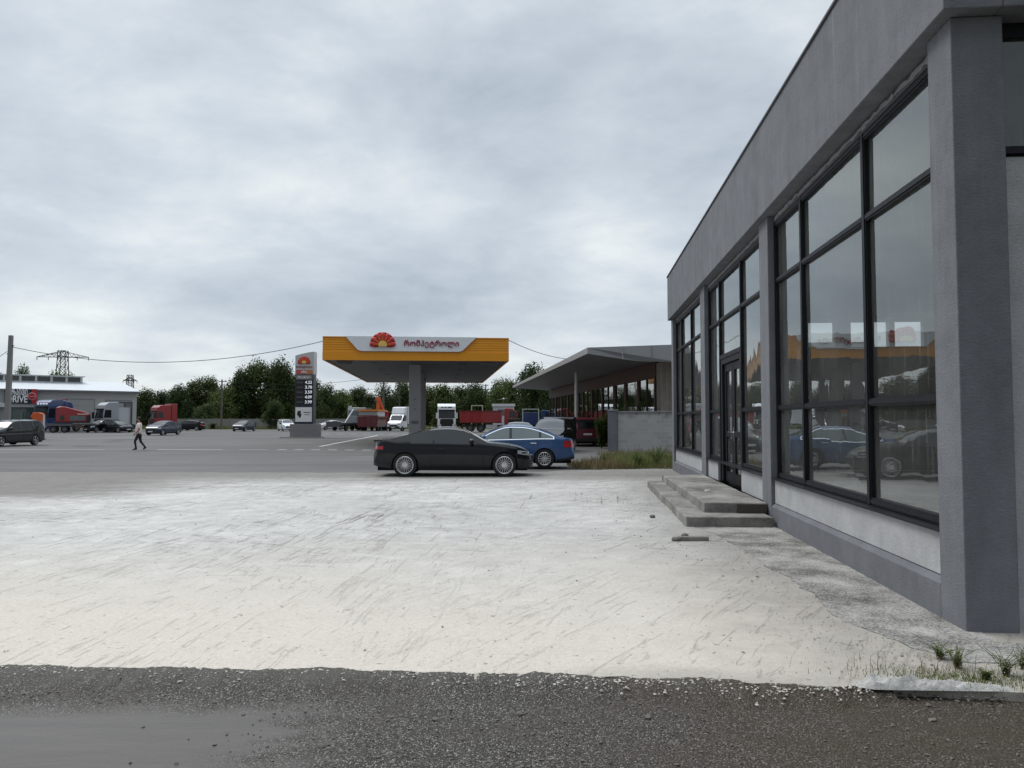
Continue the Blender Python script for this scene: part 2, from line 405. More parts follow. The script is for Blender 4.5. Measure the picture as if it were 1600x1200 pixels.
m_, t, b = pbr('slab'); o = t.coord()
rot = t.mapping(o, rot=(0, 0, R(5)))
x_, y_, z_ = t.sep(o)
base = t.noise(o, .22, 6, .6); mott = t.noise(o, 2.2, 8, .65); grain = t.noise(o, 75, 4, .75); gr2 = t.noise(o, 24, 7, .75)
k = t.math('ADD', t.math('MULTIPLY', base, .5), t.math('MULTIPLY', mott, .5))
col = t.ramp(k, [(.36, (.35, .342, .325)), (.5, (.46, .449, .427)), (.62, (.565, .549, .52))])
warm = t.math('MULTIPLY', t.step(t.math('ADD', y_, t.math('MULTIPLY', base, 6.0)), 15.0, 8.0), .85)
col = t.mix(warm, col, (.575, .518, .445))
gk = t.math('ADD', t.math('MULTIPLY_ADD', t.math('SUBTRACT', grain, .5), .75, 1.0), t.math('MULTIPLY', t.math('SUBTRACT', gr2, .5), .6))
gv = t.add('ShaderNodeVectorMath', operation='SCALE'); t.l.new(col, gv.inputs[0]); t.l.new(gk, gv.inputs['Scale']); col = gv.outputs[0]
# scrape and trowel marks: along the yard at left, swinging across it towards the building
zone = t.noise(t.mapping(o, loc=(3, 9, 0)), .35, 3); far = t.step(y_, 6.5, 12.5); right = t.step(t.math('ADD', x_, t.math('MULTIPLY', zone, 2)), -1.5, 2.5)
def scrape(rz, sc, lo, hi, loc, dist=.8): return t.step(t.math('SUBTRACT', t.noise(t.mapping(t.mapping(o, rot=(0, 0, R(rz)), loc=loc), sc), 1.0, 8, .66, dist), t.math('MULTIPLY', t.math('SUBTRACT', .5, zone), .22)), lo, hi)
sl = scrape(4, (8.0, .95, 1), .565, .65, (0, 0, 0), 1.6); sr = scrape(31, (8.0, .95, 1), .565, .65, (2, 5, 0), 1.6); sf = scrape(9, (15, 2.6, 1), .54, .68, (7, 1, 0), 1.0)
long_ = scrape(5, (7.0, .20, 1), .635, .66, (5, 3, 0), 1.2)
s1 = t.math('ADD', t.math('MULTIPLY', sl, t.math('SUBTRACT', 1.0, right)), t.math('MULTIPLY', sr, right))
col = t.mix(t.math('MULTIPLY', s1, t.math('MULTIPLY_ADD', far, .36, .015)), col, (.17, .158, .14))
col = t.mix(t.math('MULTIPLY', long_, t.math('MULTIPLY_ADD', far, .66, .06)), col, (.13, .12, .105))
col = t.mix(t.math('MULTIPLY', sf, t.math('MULTIPLY_ADD', far, .24, .06)), col, (.25, .235, .21))
side = scrape(-72, (7.5, 1.3, 1), .57, .66, (1, 2, 0), 1.2)
col = t.mix(t.math('MULTIPLY', side, t.math('MULTIPLY_ADD', far, .60, .06)), col, (.20, .186, .165))
broad = t.step(t.noise(t.mapping(o, (.35, 1.5, 1), loc=(1, 2, 0)), 1.0, 8, .7, .4), .52, .74)
col = t.mix(t.math('MULTIPLY', broad, t.math('MULTIPLY_ADD', far, .40, .06)), col, (.33, .315, .285))
# chips, stones and specks
sp = t.step(t.noise(t.mapping(o, (1, .8, 1)), 15, 5, .7, .4), .635, .685); col = t.mix(t.math('MULTIPLY', sp, .62), col, (.17, .155, .135))
sp2 = t.step(t.noise(o, 42, 3, .6), .62, .68); dens = t.step(t.noise(o, .7, 4, .6), .46, .62)
col = t.mix(t.math('MULTIPLY', t.math('MULTIPLY', sp2, dens), .6), col, (.19, .16, .13))
# earth washed over the far edge and towards the building
wob = t.math('MULTIPLY', t.math('SUBTRACT', t.noise(t.mapping(o, (.16, .9, 1)), 2.0, 7, .68), .5), 5.2)
fe = t.step(t.math('ADD', y_, wob), 19.2, 22.6)
fl = t.math('MULTIPLY', t.step(t.math('ADD', y_, wob), 15.0, 17.5), t.step(t.math('ADD', x_, wob), -6.5, -10.5))
dirt = t.math('MAXIMUM', t.math('MULTIPLY', fe, .85), t.math('MULTIPLY', fl, .9))
cx = t.math('SUBTRACT', x_, t.math('MULTIPLY', y_, math.tan(PHI)))
wob2 = t.math('MULTIPLY', t.math('SUBTRACT', t.noise(o, 1.5, 7, .7), .5), 2.2)
nb = t.math('MULTIPLY', t.step(t.math('ADD', cx, wob2), .4, 2.2), .75)
dirt = t.math('MAXIMUM', dirt, t.math('MULTIPLY', nb, t.math('MULTIPLY_ADD', mott, .9, .25)))
ner = t.math('MULTIPLY', t.step(t.math('ADD', y_, t.math('MULTIPLY', wob2, .25)), 5.35, 4.9), .45)
dirt = t.math('MAXIMUM', dirt, t.math('MULTIPLY', ner, t.step(x_, -.4, 1.0)))
dcol = t.mix(t.noise(t.mapping(o, (.35, 2.0, 1)), 5, 8, .75), (.055, .05, .045), (.30, .28, .255))
col = t.mix(dirt, col, dcol)
t.l.new(col, b.inputs['Base Color']); b.inputs['Roughness'].default_value = .9; b.inputs['Specular IOR Level'].default_value = .2
h = t.math('SUBTRACT', t.math('ADD', t.math('MULTIPLY', mott, .5), t.math('MULTIPLY', t.math('ADD', grain, gr2), .3)), t.math('ADD', t.math('MULTIPLY', s1, .5), t.math('MULTIPLY', sp, -.8)))
t.l.new(t.bump(h, .7, .02), b.inputs['Normal']); M['slab'] = m_

def gravel_material(name, lo, hi, soil, scale, dirtamt, smooth_zone=False):
    m_, t, b = pbr(name); o = t.coord(); x_, y_, z_ = t.sep(o)
    wv = t.add('ShaderNodeVectorMath', operation='ADD'); t.l.new(o, wv.inputs[0])
    nz = t.add('ShaderNodeTexNoise'); t.l.new(o, nz.inputs['Vector']); nz.inputs['Scale'].default_value = 30
    sc = t.add('ShaderNodeVectorMath', operation='SCALE'); t.l.new(nz.outputs['Color'], sc.inputs[0]); sc.inputs['Scale'].default_value = .012
    t.l.new(sc.outputs[0], wv.inputs[1]); p = wv.outputs[0]
    vd = t.voronoi(p, scale); vc = t.voronoi(p, scale, out='Color'); r = t.sep(vc)[0]
    stone = t.ramp(r, [(0.0, lo), (.62, tuple((a+c)/2.6 for a, c in zip(lo, hi))), (.9, hi), (1.0, tuple(min(1, c*1.7) for c in hi))])
    gap = t.step(vd, .42, .62)
    col = t.mix(gap, stone, tuple(c*.55 for c in soil))
    f = t.step(t.noise(o, 1.1, 6, .65), .45, .66); col = t.mix(t.math('MULTIPLY', f, dirtamt), col, soil)
    h = t.math('SUBTRACT', 1.0, vd); st = .8
    if smooth_zone:
        wob = t.math('MULTIPLY', t.math('SUBTRACT', t.noise(t.mapping(o, (1, 2.6, 1)), 1.5, 6, .65), .5), 1.9)
        zx = t.step(t.math('ADD', x_, wob), -.75, -1.6); zy = t.step(t.math('ADD', y_, t.math('MULTIPLY', wob, .22)), 4.75, 4.45)
        zn = t.math('MULTIPLY', zx, zy)
        sm = t.mix(t.noise(t.mapping(o, (.5, 4, 1)), 2.2, 7, .6), (.058, .050, .044), (.125, .111, .099))
        col = t.mix(t.math('MULTIPLY', zn, .96), col, sm)
        brown = t.math('MULTIPLY', t.step(t.math('ADD', x_, wob), -.2, 1.6), .95)
        col = t.mix(t.math('MULTIPLY', brown, t.noise(o, 3, 7, .7)), col, (.050, .033, .016))
        edge = t.step(t.math('ADD', y_, t.math('MULTIPLY', t.math('SUBTRACT', t.noise(o, 3.5, 6, .7), .5), .5)), 4.86, 5.1)
        col = t.mix(t.math('MULTIPLY', edge, .45), col, t.mix(t.noise(o, 12, 6, .7), (.05, .045, .036), (.16, .148, .128)))
        h = t.mix(zn, h, t.math('MULTIPLY_ADD', t.noise(t.mapping(o, (1, 3, 1)), 9, 6), .3, .6))
        t.l.new(t.math('MULTIPLY_ADD', zn, -.30, .62), b.inputs['Roughness'])
    else: b.inputs['Roughness'].default_value = .9
    t.l.new(col, b.inputs['Base Color']); b.inputs['Specular IOR Level'].default_value = .3
    t.l.new(t.bump(h, st, .012), b.inputs['Normal']); M[name] = m_
gravel_material('gravel', (.026, .025, .023), (.23, .212, .19), (.052, .042, .032), 98, .6, True)

def cement(name, a, c, dark, sps=22, lim=.60, gk=.35):
    m_, t, b = pbr(name); o = t.coord()
    n = t.noise(o, 1.6, 9, .68); g = t.noise(o, 55, 5, .7)
    col = t.ramp(t.math('MULTIPLY_ADD', t.math('SUBTRACT', g, .5), gk, n), [(.36, dark), (.5, a), (.68, c)])
    sp = t.step(t.noise(o, sps, 4, .65), .60, .66); col = t.mix(t.math('MULTIPLY', sp, .6), col, dark)
    t.l.new(col, b.inputs['Base Color']); b.inputs['Roughness'].default_value = .92
    t.l.new(t.bump(t.math('ADD', t.noise(o, 9, 8, .7), t.math('MULTIPLY', g, .3)), .6, .03), b.inputs['Normal']); M[name] = m_
cement('pathgravel', (.27, .258, .24), (.43, .415, .385), (.085, .08, .07), 30, .42, 1.0)
cement('roughconcrete', (.21, .20, .185), (.33, .315, .29), (.11, .10, .09))

g = MB().add([(-2500, -600, -.16), (2500, -600, -.16), (2500, 4000, -.16), (-2500, 4000, -.16)], [(0, 1, 2, 3)]).build('ground', 'farground', kind='structure')
sheet('forecourt_asphalt', [(-120, 14), (60, 14), (60, 121), (20, 128), (-120, 128)], -.028, -.4, 'asphalt', kind='structure')
sheet('gravel_lane', [(-40, -6), (40, -6), (40, 5.9), (-40, 5.9)], -.055, -.3, 'gravel', kind='structure')
def open_ragged(pts, step, amp, seed): return [q for q in ragged(list(pts)+[(pts[-1][0]+.01, pts[-1][1]+.01)], step, amp, seed)][:sum(max(1, int((Vector(pts[i+1])-Vector(pts[i])).length/step)) for i in range(len(pts)-1))]+[pts[-1]]
front = open_ragged([(-24, 5.42), (-3.43, 5.22), (-.84, 5.12), (.81, 4.96), (3.08, 4.72), (15, 4.5)], .035, .10, 3)
back = open_ragged([(15, 26.0), (4.6, 25.7), (1.8, 25.0), (.8, 24.1), (-4, 23.85), (-16, 24.1), (-24, 24.4)], .25, .45, 8)
sheet('concrete_yard', front+back, 0.0, -.25, 'slab', kind='structure')

cement_soil = pbr('soil'); m_, t, b = cement_soil; o = t.coord()
col = t.ramp(t.math('MULTIPLY_ADD', t.math('SUBTRACT', t.noise(o, 40, 5, .7), .5), .5, t.noise(o, 5, 8, .7)), [(.38, (.04, .035, .028)), (.54, (.10, .090, .075)), (.68, (.30, .28, .25))])
t.l.new(col, b.inputs['Base Color']); b.inputs['Roughness'].default_value = .95
t.l.new(t.bump(t.noise(o, 34, 8, .75), 1.0, .03), b.inputs['Normal']); M['soil'] = m_
def front_y(x_):
    for (a, b2) in zip(front, front[1:]):
        if a[0] <= x_ <= b2[0] and b2[0] > a[0]: return a[1]+(b2[1]-a[1])*(x_-a[0])/(b2[0]-a[0])
    return 5.0
rows = []; x_ = -6.0
while x_ < 2.35:
    f = front_y(x_); n1 = mnoise.noise(Vector((x_*2.1, 1, 0))); n2 = mnoise.noise(Vector((x_*9, 2, 0))); n3 = mnoise.noise(Vector((x_*31, 3, 0)))
    fade = min(1, max(0, (2.3-x_)/.8)); hgt = max(.0005, .002+.004*n1+.005*n2+.005*n3)*fade-.004*(1-fade); wd = (.30+.14*n1+.08*n2)*(.4+.6*fade)
    over = max(-.02, .02+.07*n1+.05*n2+.035*n3)*fade
    rows.append([(x_, f+over+.02, -.012), (x_, f+over*.7, max(.001, hgt*.6)), (x_, f+.004, hgt), (x_, f-wd*.35, hgt-.016+.010*n3), (x_, f-wd*.75, -.040+.009*n2), (x_, f-wd-.05, -.066)])
    x_ += .018
MB().grid(rows).build('soil_bank', 'gravel', smooth=60, kind='structure')

# dark gravel strip along the building
def bp(s, wv, z=0): # building coordinates -> world
    return (3.5217+math.sin(PHI)*s+math.cos(PHI)*wv, 6.034+math.cos(PHI)*s-math.sin(PHI)*wv, z)
path = [bp(5.75, -.03)[:2], bp(5.75, -1.15)[:2], bp(4.2, -.98)[:2], bp(1.5, -.85)[:2], bp(.2, -.8)[:2], bp(-.75, -.45)[:2], bp(-.9, .6)[:2], bp(-.35, .9)[:2], bp(-.3, .1)[:2]]
sheet('gravel_path', ragged(path, .06, .16, 21), .006, -.05, 'pathgravel', kind='structure')
# road markings
def marking(name, quads, label=None):
    m = MB()
    for (x0, y0, x1, y1, wd) in quads:
        a, b_ = Vector((x0, y0)), Vector((x1, y1)); nn = Vector((-(b_-a).y, (b_-a).x)).normalized()*wd/2
        m.add([(*(a+nn), -.022), (*(b_+nn), -.022), (*(b_-nn), -.022), (*(a-nn), -.022)], [(0, 1, 2, 3)])
    return m.build(name, 'roadpaint', kind='structure')
marking('road_edge_dashes', [(-12.9+i*.95, 42.4-i*.1, -12.4+i*.95, 42.35-i*.1, .42) for i in range(9)])
marking('road_far_dashes', [(-22.8+i*1.5, 86.5, -21.9+i*1.5, 86.5, .7) for i in range(15)])
marking('lane_line', [(-11.8, 47.3, -13.9, 79.4, .28)])
marking('worn_road_line', [(-28.5, 42.6, -22.5, 42.5, .22), (-19.6, 42.5, -15.9, 42.3, .3), (-15, 42.4, -13.4, 42.3, .2)])
m = MB()
for (px, py, w_, l_) in [(138, 697, .85, 1.0), (176, 690, .55, 1.1), (197, 687, 1.3, 1.7)]:
    p = at(px, py, 1); k = (EYE+.02)/(EYE-p.z); p = (p.x*k, k)
    rr = random.Random(px); n = 18
    pts = [(p[0]+math.cos(2*PI*i/n)*w_*rr.uniform(.7, 1.2), p[1]+math.sin(2*PI*i/n)*l_*rr.uniform(.7, 1.2), -.023) for i in range(n)]
    m.add(pts, [tuple(range(n))])
m.build('asphalt_patches', plain('tar', (.03, .03, .031), .7, 0, .3, 2), kind='structure')

# loose pebbles: too many to count, one object
rr = random.Random(5); m = MB()
ico = bmesh.new(); bmesh.ops.create_icosphere(ico, subdivisions=1, radius=1)
icv = [v_.co.copy() for v_ in ico.verts]; icf = [tuple(q.index for q in f.verts) for f in ico.faces]; ico.free()
def pebble(m, x, y, z, r):
    a = rr.uniform(0, 6.3); sx, sy, sz = r*rr.uniform(.7, 1.4), r*rr.uniform(.6, 1), r*rr.uniform(.4, .75); ca, sa = math.cos(a), math.sin(a)
    vs = []
    for q in icv:
        k = rr.uniform(.62, 1.25); ux, uy = q.x*sx*k, q.y*sy*k
        vs.append((x+ux*ca-uy*sa, y+ux*sa+uy*ca, z+q.z*sz*k))
    m.add(vs, icf)
for i in range(3000):
    s_ = rr.uniform(-1, 5.8); wv = rr.gauss(-.7, .42)
    if wv > -.1: continue
    p = bp(s_, wv); pebble(m, p[0], p[1], .006, rr.choice([.002, .0025, .003, .004, .006]) if rr.random() < .99 else .014)
for i in range(520):
    p = bp(rr.uniform(3, 19), -1.6-abs(rr.gauss(0, .8))); pebble(m, p[0], p[1], .003, rr.choice([.004, .005, .007, .011]))
for i in range(160):
    pebble(m, rr.uniform(-9, 2.5), rr.uniform(5.2, 20), .002, rr.choice([.004, .006, .008, .014]))
m.build('yard_pebbles', plain('pebblegrey', (.27, .25, .22), .9, 0, .4, 3), smooth=50, fix=False, kind='stuff')
m = MB()
for i in range(2600):
    x_, y_ = rr.uniform(-3.6, 3.6), rr.uniform(3.1, 5.05)
    if x_ < -1.3+rr.gauss(0, .35) and y_ < 4.7: continue
    if abs(x_) > y_*.7: continue
    pebble(m, x_, y_, -.053, rr.choice([.005, .006, .008, .01, .013]) if rr.random() < .985 else .028)
m.build('lane_gravel', plain('lanepebble', (.115, .105, .095), .85, 0, .7, 9), smooth=50, fix=False, kind='stuff')
# crumbled edge: clods of soil and broken concrete along the yard's front
m = MB()
for i in range(900):
    x_ = rr.uniform(-4, 3.4); y_ = interp([(-4, 5.25), (-.84, 5.12), (.81, 4.96), (3.4, 4.68)], x_)-abs(rr.gauss(0, .06))+.02
    if mnoise.noise(Vector((x_*2.2, 3, 0))) < -.1 and rr.random() < .7: continue
    pebble(m, x_, y_, -.05+rr.random()**2*.03, rr.choice([.005, .008, .011, .015, .02]) if x_ < 1.6 else rr.choice([.006, .01, .014]))
m.build('crumbled_edge', plain('clod', (.10, .092, .078), .95, 0, .6, 14, .8, 60), fix=False, kind='stuff')

m = MB(); rr = random.Random(91)
for i in range(1500):
    x_ = rr.uniform(-3.6, 2.2); y_ = front_y(x_)-abs(rr.gauss(0, .09+.10*max(0, mnoise.noise(Vector((x_*1.6, 9, 0))))))+.015
    if rr.random() > .35+.65*max(0, min(1, (x_+.9)*.8)): continue
    pebble(m, x_, y_, max(-.05, -.13*max(0, front_y(x_)-y_))+.001, rr.choice([.003, .004, .006, .008, .012]))
m.build('pale_crumbs', plain('palecrumb', (.46, .43, .38), .95, 0, .35, 9), smooth=50, fix=False, kind='stuff')
# broken pale concrete piece lying on the edge at right
rows = []
for j in range(17):
    row = []
    for i in range(90):
        u = i/89; v_ = j/16
        e = 1-abs(2*v_-1)**2.5; env = min(1, u*9)*(1-u)**.55
        hgt = .055*e*env*(1+.5*mnoise.noise(Vector((u*9, v_*4, 2)))+.55*mnoise.noise(Vector((u*22, v_*6, 5)))+.3*mnoise.noise(Vector((u*55, v_*14, 5))))
        row.append((u*.95+.03*mnoise.noise(Vector((u*6, v_*3, 9))), (v_-.5)*.17*(.35+.65*env), hgt))
    rows.append(row)
tag(MB().grid(rows).build('broken_concrete', plain('brokenwhite', (.40, .39, .365), .9, 0, .3, 14, 1.0, 45), smooth=45, loc=(2.13, 4.86, 0), rot=(0, 0, R(-5)), fix=False),
    'white crumpled lump of broken concrete on the yard edge beside weeds', 'rubble')
# brick fragment and stones beside the steps
b_ = MB().box(-.2, .2, -.06, .06, 0, .055).build('brick', 'roughconcrete', bev=.008, loc=(2.47, 10.55, 0), rot=(0, 0, R(4)))
tag(b_, 'flat grey brick lying on the pale yard before the steps', 'brick')
for (x_, y_, r_, lab) in [(2.22, 10.5, .06, 'dark stone touching the left end of the grey brick'), (2.42, 10.85, .055, 'round stone just behind the grey brick'), (2.35, 12.95, .05, 'small lone stone on the yard left of the lower step')]:
    tag(MB().blob((0, 0, .02), r_, int(r_*1000), 2, (1, .8, .6), .15).build('stone', plain('stonegrey', (.17, .155, .14), .9, 0, .3, 8), smooth=60, loc=(x_, y_, .005)), lab, 'stone', 'loose stones by the steps')

# ------------------------------------------------------------------ the grey building
B = thing('commercial_building', 'grey rendered single storey commercial building with tall dark framed windows at right', 'building', (3.5217, 6.034, 0), -PHI)
# local: x into the building, y along the facade away from the camera
ZF, ZT, ZG, ZS, LEN, DEEP = 4.88, 6.30, 4.76, .74, 19.15, 12.0
PIL = [(0, .42), (6.1, 6.68), (12.4, 13.02), (18.65, 19.1)]
for i, (a, c) in enumerate(PIL):
    MB().box(0, .40 if i == 0 else .55, a, c, -.1, ZF-.002).build('pillar', 'greyrender', B, bev=.012)
rows_out = [(-.11, -.13), (DEEP+.1, -.13), (DEEP+.1, LEN), (-.11, LEN)]
m = MB()
m.box(-.11, .34, -.13, LEN, ZF, ZT); m.box(.343, DEEP, -.13, .30, ZF+.002, ZT-.002); m.box(.343, DEEP, LEN-.3, LEN, ZF+.002, ZT-.002)
m.build('parapet', 'greyrender', B, bev=.012)
MB().box(-.135, .36, -.155, LEN+.02, ZT+.001, ZT+.03).build('parapet_cap', 'darkgrey', B)
MB().box(.3, DEEP, .28, LEN-.28, ZF+.06, ZF+.3).build('roof', 'inside', B)
# soffit strip with the rough edge above the window heads
MB().box(.10, .345, .05, LEN-.05, ZG+.005, ZF-.004).build('lintel', 'darkgrey', B)
rr = random.Random(3)
for (a, c) in [(.5, 6.0), (6.75, 12.3), (13.1, 18.6)]:
    lo, hi, q = [], [], a
    while q < c:
        lo.append((q, ZG+.012+rr.uniform(0, .035))); hi.append((q, ZG+.05+rr.uniform(0, .04))); q += rr.uniform(.015, .11)
    MB().prism(lo+hi[::-1], .082, .0995, 'x').build('mortar_residue', 'midgrey', B)
def plinth(y0, y1):
    MB().prism([(.004, -.1), (.5, -.1), (.5, .33), (.055, .33), (.004, .285)], y0, y1, 'y').build('plinth', 'plinthrender', B, bev=.006)
plinth(.424, 6.096); plinth(13.024, 18.646)
def apron(y0, y1, z0=.335, nm='spandrel_panel'): MB().box(.058, .42, y0, y1, z0, ZS-.03).build(nm, 'palerender', B, bev=.008)
apron(.424, 6.096); apron(6.684, 8.62, .29); apron(11.1, 12.396, .29); apron(13.024, 18.646)
FX = .15                                       # window plane
def window(y0, y1, mull, door=None):
    """one bay of glazing: dark frame with mullions and two transoms, its glass as a sub-part"""
    m = MB(); fw, fd = .08, .045
    def vert(y, z0, z1, wd=fw): m.box(FX-fd, FX+.02, y-wd/2, y+wd/2, z0, z1); m.box(FX-fd-.012, FX-fd, y-wd/2+.02, y+wd/2-.02, z0+.002, z1-.002)
    def horz(z, a, c, wd=fw): m.box(FX-fd+.003, FX+.018, a, c, z-wd/2, z+wd/2); m.box(FX-fd-.010, FX-fd+.003, a, c, z-wd/2+.02, z+wd/2-.02)
    vert(y0+fw/2, ZS, ZG); vert(y1-fw/2, ZS, ZG)
    cols = [y0+fw/2]+mull+[y1-fw/2]
    for i, q in enumerate(mull):
        vert(q, ZS if not door else .3, ZG, .11)
    for i, (a, c) in enumerate(zip(cols, cols[1:])):
        a2, c2 = a+.055, c-.055
        horz(ZG-fw/2, a2, c2); horz(3.83, a2, c2)
        if door == i: horz(3.0, a2, c2, .11)
        else: horz(1.83, a2, c2); horz(ZS+.04, a2, c2, .08)
    f = m.build('window', 'frame', B)
    g = MB()
    for i, (a, c) in enumerate(zip(cols, cols[1:])):
        for z0, z1 in [(ZS+.06, 1.80), (1.86, 3.80), (3.86, ZG-.05)] if door != i else [(3.05, 3.80), (3.86, ZG-.05)]:
            j = rr.uniform(-.002, .002)
            g.add([(FX+j, a+.03, z0), (FX-j, c-.03, z0), (FX+j*.5, c-.03, z1), (FX-j, a+.03, z1)], [(0, 1, 2, 3)])
    g.build('glass', 'glass', f, fix=False)
    MB().prism([(.0, ZS-.03), (.16, ZS-.03), (.16, ZS+.0), (.0, ZS-.012)], y0, y1, 'y').build('sill', 'frame', f)
window(.424, 6.096, [2.25, 4.63]); window(6.684, 12.396, [8.72, 10.98], 1); window(13.024, 18.646, [15.35, 17.4])
# double door, set back a little
D0, D1, ZD0, ZD1 = 8.78, 10.92, .31, 2.94
m = MB(); X0 = FX+.02
m.box(X0-.06, X0+.06, D0, D0+.16, ZD0, ZD1); m.box(X0-.06, X0+.06, D1-.16, D1, ZD0, ZD1); m.box(X0-.058, X0+.058, D0+.16, D1-.16, ZD1-.1, ZD1)
fr = m.build('door_frame', 'frame', B, bev=.004)
for k, (a, c) in enumerate([(D0+.17, (D0+D1)/2-.01), ((D0+D1)/2+.01, D1-.17)]):
    m = MB(); xx = X0+.02; sw = .15
    m.box(xx-.03, xx+.03, a, a+sw, ZD0+.01, ZD1-.11); m.box(xx-.03, xx+.03, c-sw, c, ZD0+.01, ZD1-.11)
    m.box(xx-.028, xx+.028, a+sw, c-sw, ZD0+.01, ZD0+.23); m.box(xx-.028, xx+.028, a+sw, c-sw, ZD1-.27, ZD1-.11); m.box(xx-.028, xx+.028, a+sw, c-sw, 1.28, 1.4)
    dr = m.build('door', 'frame', B, bev=.004)
    MB().add([(xx, a+sw, ZD0+.2), (xx, c-sw, ZD0+.2), (xx, c-sw, ZD1-.25), (xx, a+sw, ZD1-.25)], [(0, 1, 2, 3)]).build('glass', 'glass', dr, fix=False)
    hy = c-sw/2 if k == 0 else a+sw/2
    MB().box(xx-.045, xx-.03, hy-.025, hy+.025, 1.2, 1.48).bar((xx-.045, hy, 1.38), (xx-.09, hy, 1.38), .011).bar((xx-.09, hy, 1.38), (xx-.09, hy+(-.12 if k == 0 else .12), 1.38), .011).build('handle', 'chrome', dr)
# interior: floor, ceiling, side and end walls; three high openings in the far end wall
MB().box(.5, DEEP, .3, LEN-.3, -.08, .04).build('floor', 'insidefloor', B)
ends = MB(); yw = LEN-.28
ops = [(4.3, 5.5), (6.0, 7.9), (8.1, 9.0)]
def xo(px): # where the sight line through this pixel meets the far end wall, in local x
    p = at(px, 600, 1.0); c, s_ = math.cos(PHI), math.sin(PHI)
    Yl = yw; k = (6.034*c+3.5217*s_+Yl)/(p.x*s_+c); return (p.x*k-3.5217)*c-(k-6.034)*s_
ops = [(xo(1240), xo(1306)), (xo(1331), xo(1391)), (xo(1400), xo(1446))]
zs = [.042, 3.95, 4.75, ZF+.055]; last = .5
for a, c in ops: ends.box(last, a, yw, LEN-.02, zs[0], zs[3]); ends.box(a, c, yw+.002, LEN-.022, zs[0], zs[1]); ends.box(a, c, yw+.002, LEN-.022, zs[2], zs[3]); last = c
ends.box(last, DEEP-.3, yw, LEN-.02, zs[0], zs[3]); ends.build('end_wall', 'inside', B)
MB().box(DEEP-.25, DEEP, .3, LEN-.3, .0, ZF+.05).build('rear_wall', 'inside', B)
# near end: white wall with a dark glazed band above
MB().box(.404, 6.5, .16, .40, -.1, 3.78).build('end_panel', 'palerender', B, bev=.008)
m = MB(); m.box(.404, 6.5, .14, .22, ZG+.0, ZF-.003); m.box(.404, 6.5, .14, .22, 3.80, 3.86)
for q in (2.4, 4.4, 6.3): m.box(q, q+.1, .142, .218, 3.862, ZG-.002)
f = m.build('window', 'frame', B)
MB().add([(.404, .18, 3.86), (6.5, .18, 3.86), (6.5, .18, ZG), (.404, .18, ZG)], [(0, 1, 2, 3)]).build('glass', 'glass', f, fix=False)
MB().box(6.5, DEEP, .14, .4, -.1, ZF-.003).build('end_wall', 'greyrender', B)
# concrete landing with two steps
ST = thing('entrance_steps', 'rough two level concrete landing and steps before the dark glass door', 'steps', bp(5.7, 0), -PHI)
st1 = MB().prism(ragged([(-.046, .06), (-.046, 7.2), (-1.36, 7.0), (-1.36, .06)], .12, .05, 31), -.05, .155, 'z').build('lower_step', 'roughconcrete', ST, bev=.02)
MB().prism(ragged([(-.01, .62), (-.01, 6.9), (-1.02, 6.9), (-1.0, .62)], .12, .05, 33), -.05, .315, 'z').build('landing', 'roughconcrete', ST, bev=.02)
MB().prism(ragged([(-.05, .55), (-.05, .63), (-.5, .63), (-.5, .55)], .05, .03, 5), .155, .30, 'z').build('broken_corner', plain('brokendark', (.07, .06, .05), .95, 0, .4, 9), ST)
tag(MB().box(-.05, .05, -.03, .03, 0, .02).build('paper_scrap', 'signwhite', loc=bp(8.3, -.62, .316), rot=(0, 0, .4)), 'white scrap of litter lying on the concrete landing', 'litter')

# ------------------------------------------------------------------ block wall, shop, weeds
m_, t, b = pbr('blocks'); o = t.coord(); xb, yb, zb_ = t.sep(o)
cbx = t.add('ShaderNodeCombineXYZ'); t.l.new(xb, cbx.inputs[0]); t.l.new(zb_, cbx.inputs[1])
br = t.add('ShaderNodeTexBrick'); t.l.new(cbx.outputs[0], br.inputs['Vector']); br.inputs['Scale'].default_value = 1.0
br.inputs['Brick Width'].default_value = .41; br.inputs['Row Height'].default_value = .205; br.inputs['Mortar Size'].default_value = .012
t.put(br.inputs['Color1'], (.46, .455, .445)); t.put(br.inputs['Color2'], (.34, .335, .33)); t.put(br.inputs['Mortar'], (.50, .49, .475))
n = t.noise(o, 2.5, 7, .65); stain = t.step(t.noise(t.mapping(o, (1.4, 1, .5)), 2, 5), .46, .7); top = t.math('MULTIPLY', t.step(zb_, 1.6, 2.0), stain)
col = t.mix(t.math('MULTIPLY_ADD', n, .9, -.1, clamp=True), br.outputs['Color'], (.40, .395, .385)); col = t.mix(t.math('MULTIPLY', top, .8), col, (.09, .085, .08))
t.l.new(col, b.inputs['Base Color']); b.inputs['Roughness'].default_value = .95
t.l.new(t.bump(t.math('SUBTRACT', t.noise(o, 30, 5), br.outputs['Fac']), .5, .02), b.inputs['Normal']); M['blocks'] = m_
BW = thing('block_wall', 'grey concrete block wall with coping and end pier beside weeds', 'wall', (4.96, 39.7, 0), R(-12))
MB().box(.5, 9, -.1, .1, -.1, 1.98).build('wall', 'blocks', BW)
MB().box(.49, 9, -.15, .15, 1.985, 2.06).build('coping', 'midgrey', BW, bev=.01)
pr = MB().box(0, .488, -.22, .22, -.1, 2.05).build('pier', 'greyrender', BW, bev=.01)
MB().box(-.03, .52, -.25, .25, 2.063, 2.13).build('pier_cap', 'midgrey', pr, bev=.01)

SA = R(5.0)      # the filling station's own direction
SH = thing('station_shop', 'long filling station shop with folded grey roof and brown framed windows', 'shop', (8.05, 42.0, 0), SA)
# local x right, y away along the glazed wall
SL = 44
m = MB()
m.box(0, .5, -.3, .5, -.1, 4.75); m.box(.5, 7, -.28, .3, -.1, 5.0)
m.build('end_wall', 'stainedrender', SH, bev=.01)
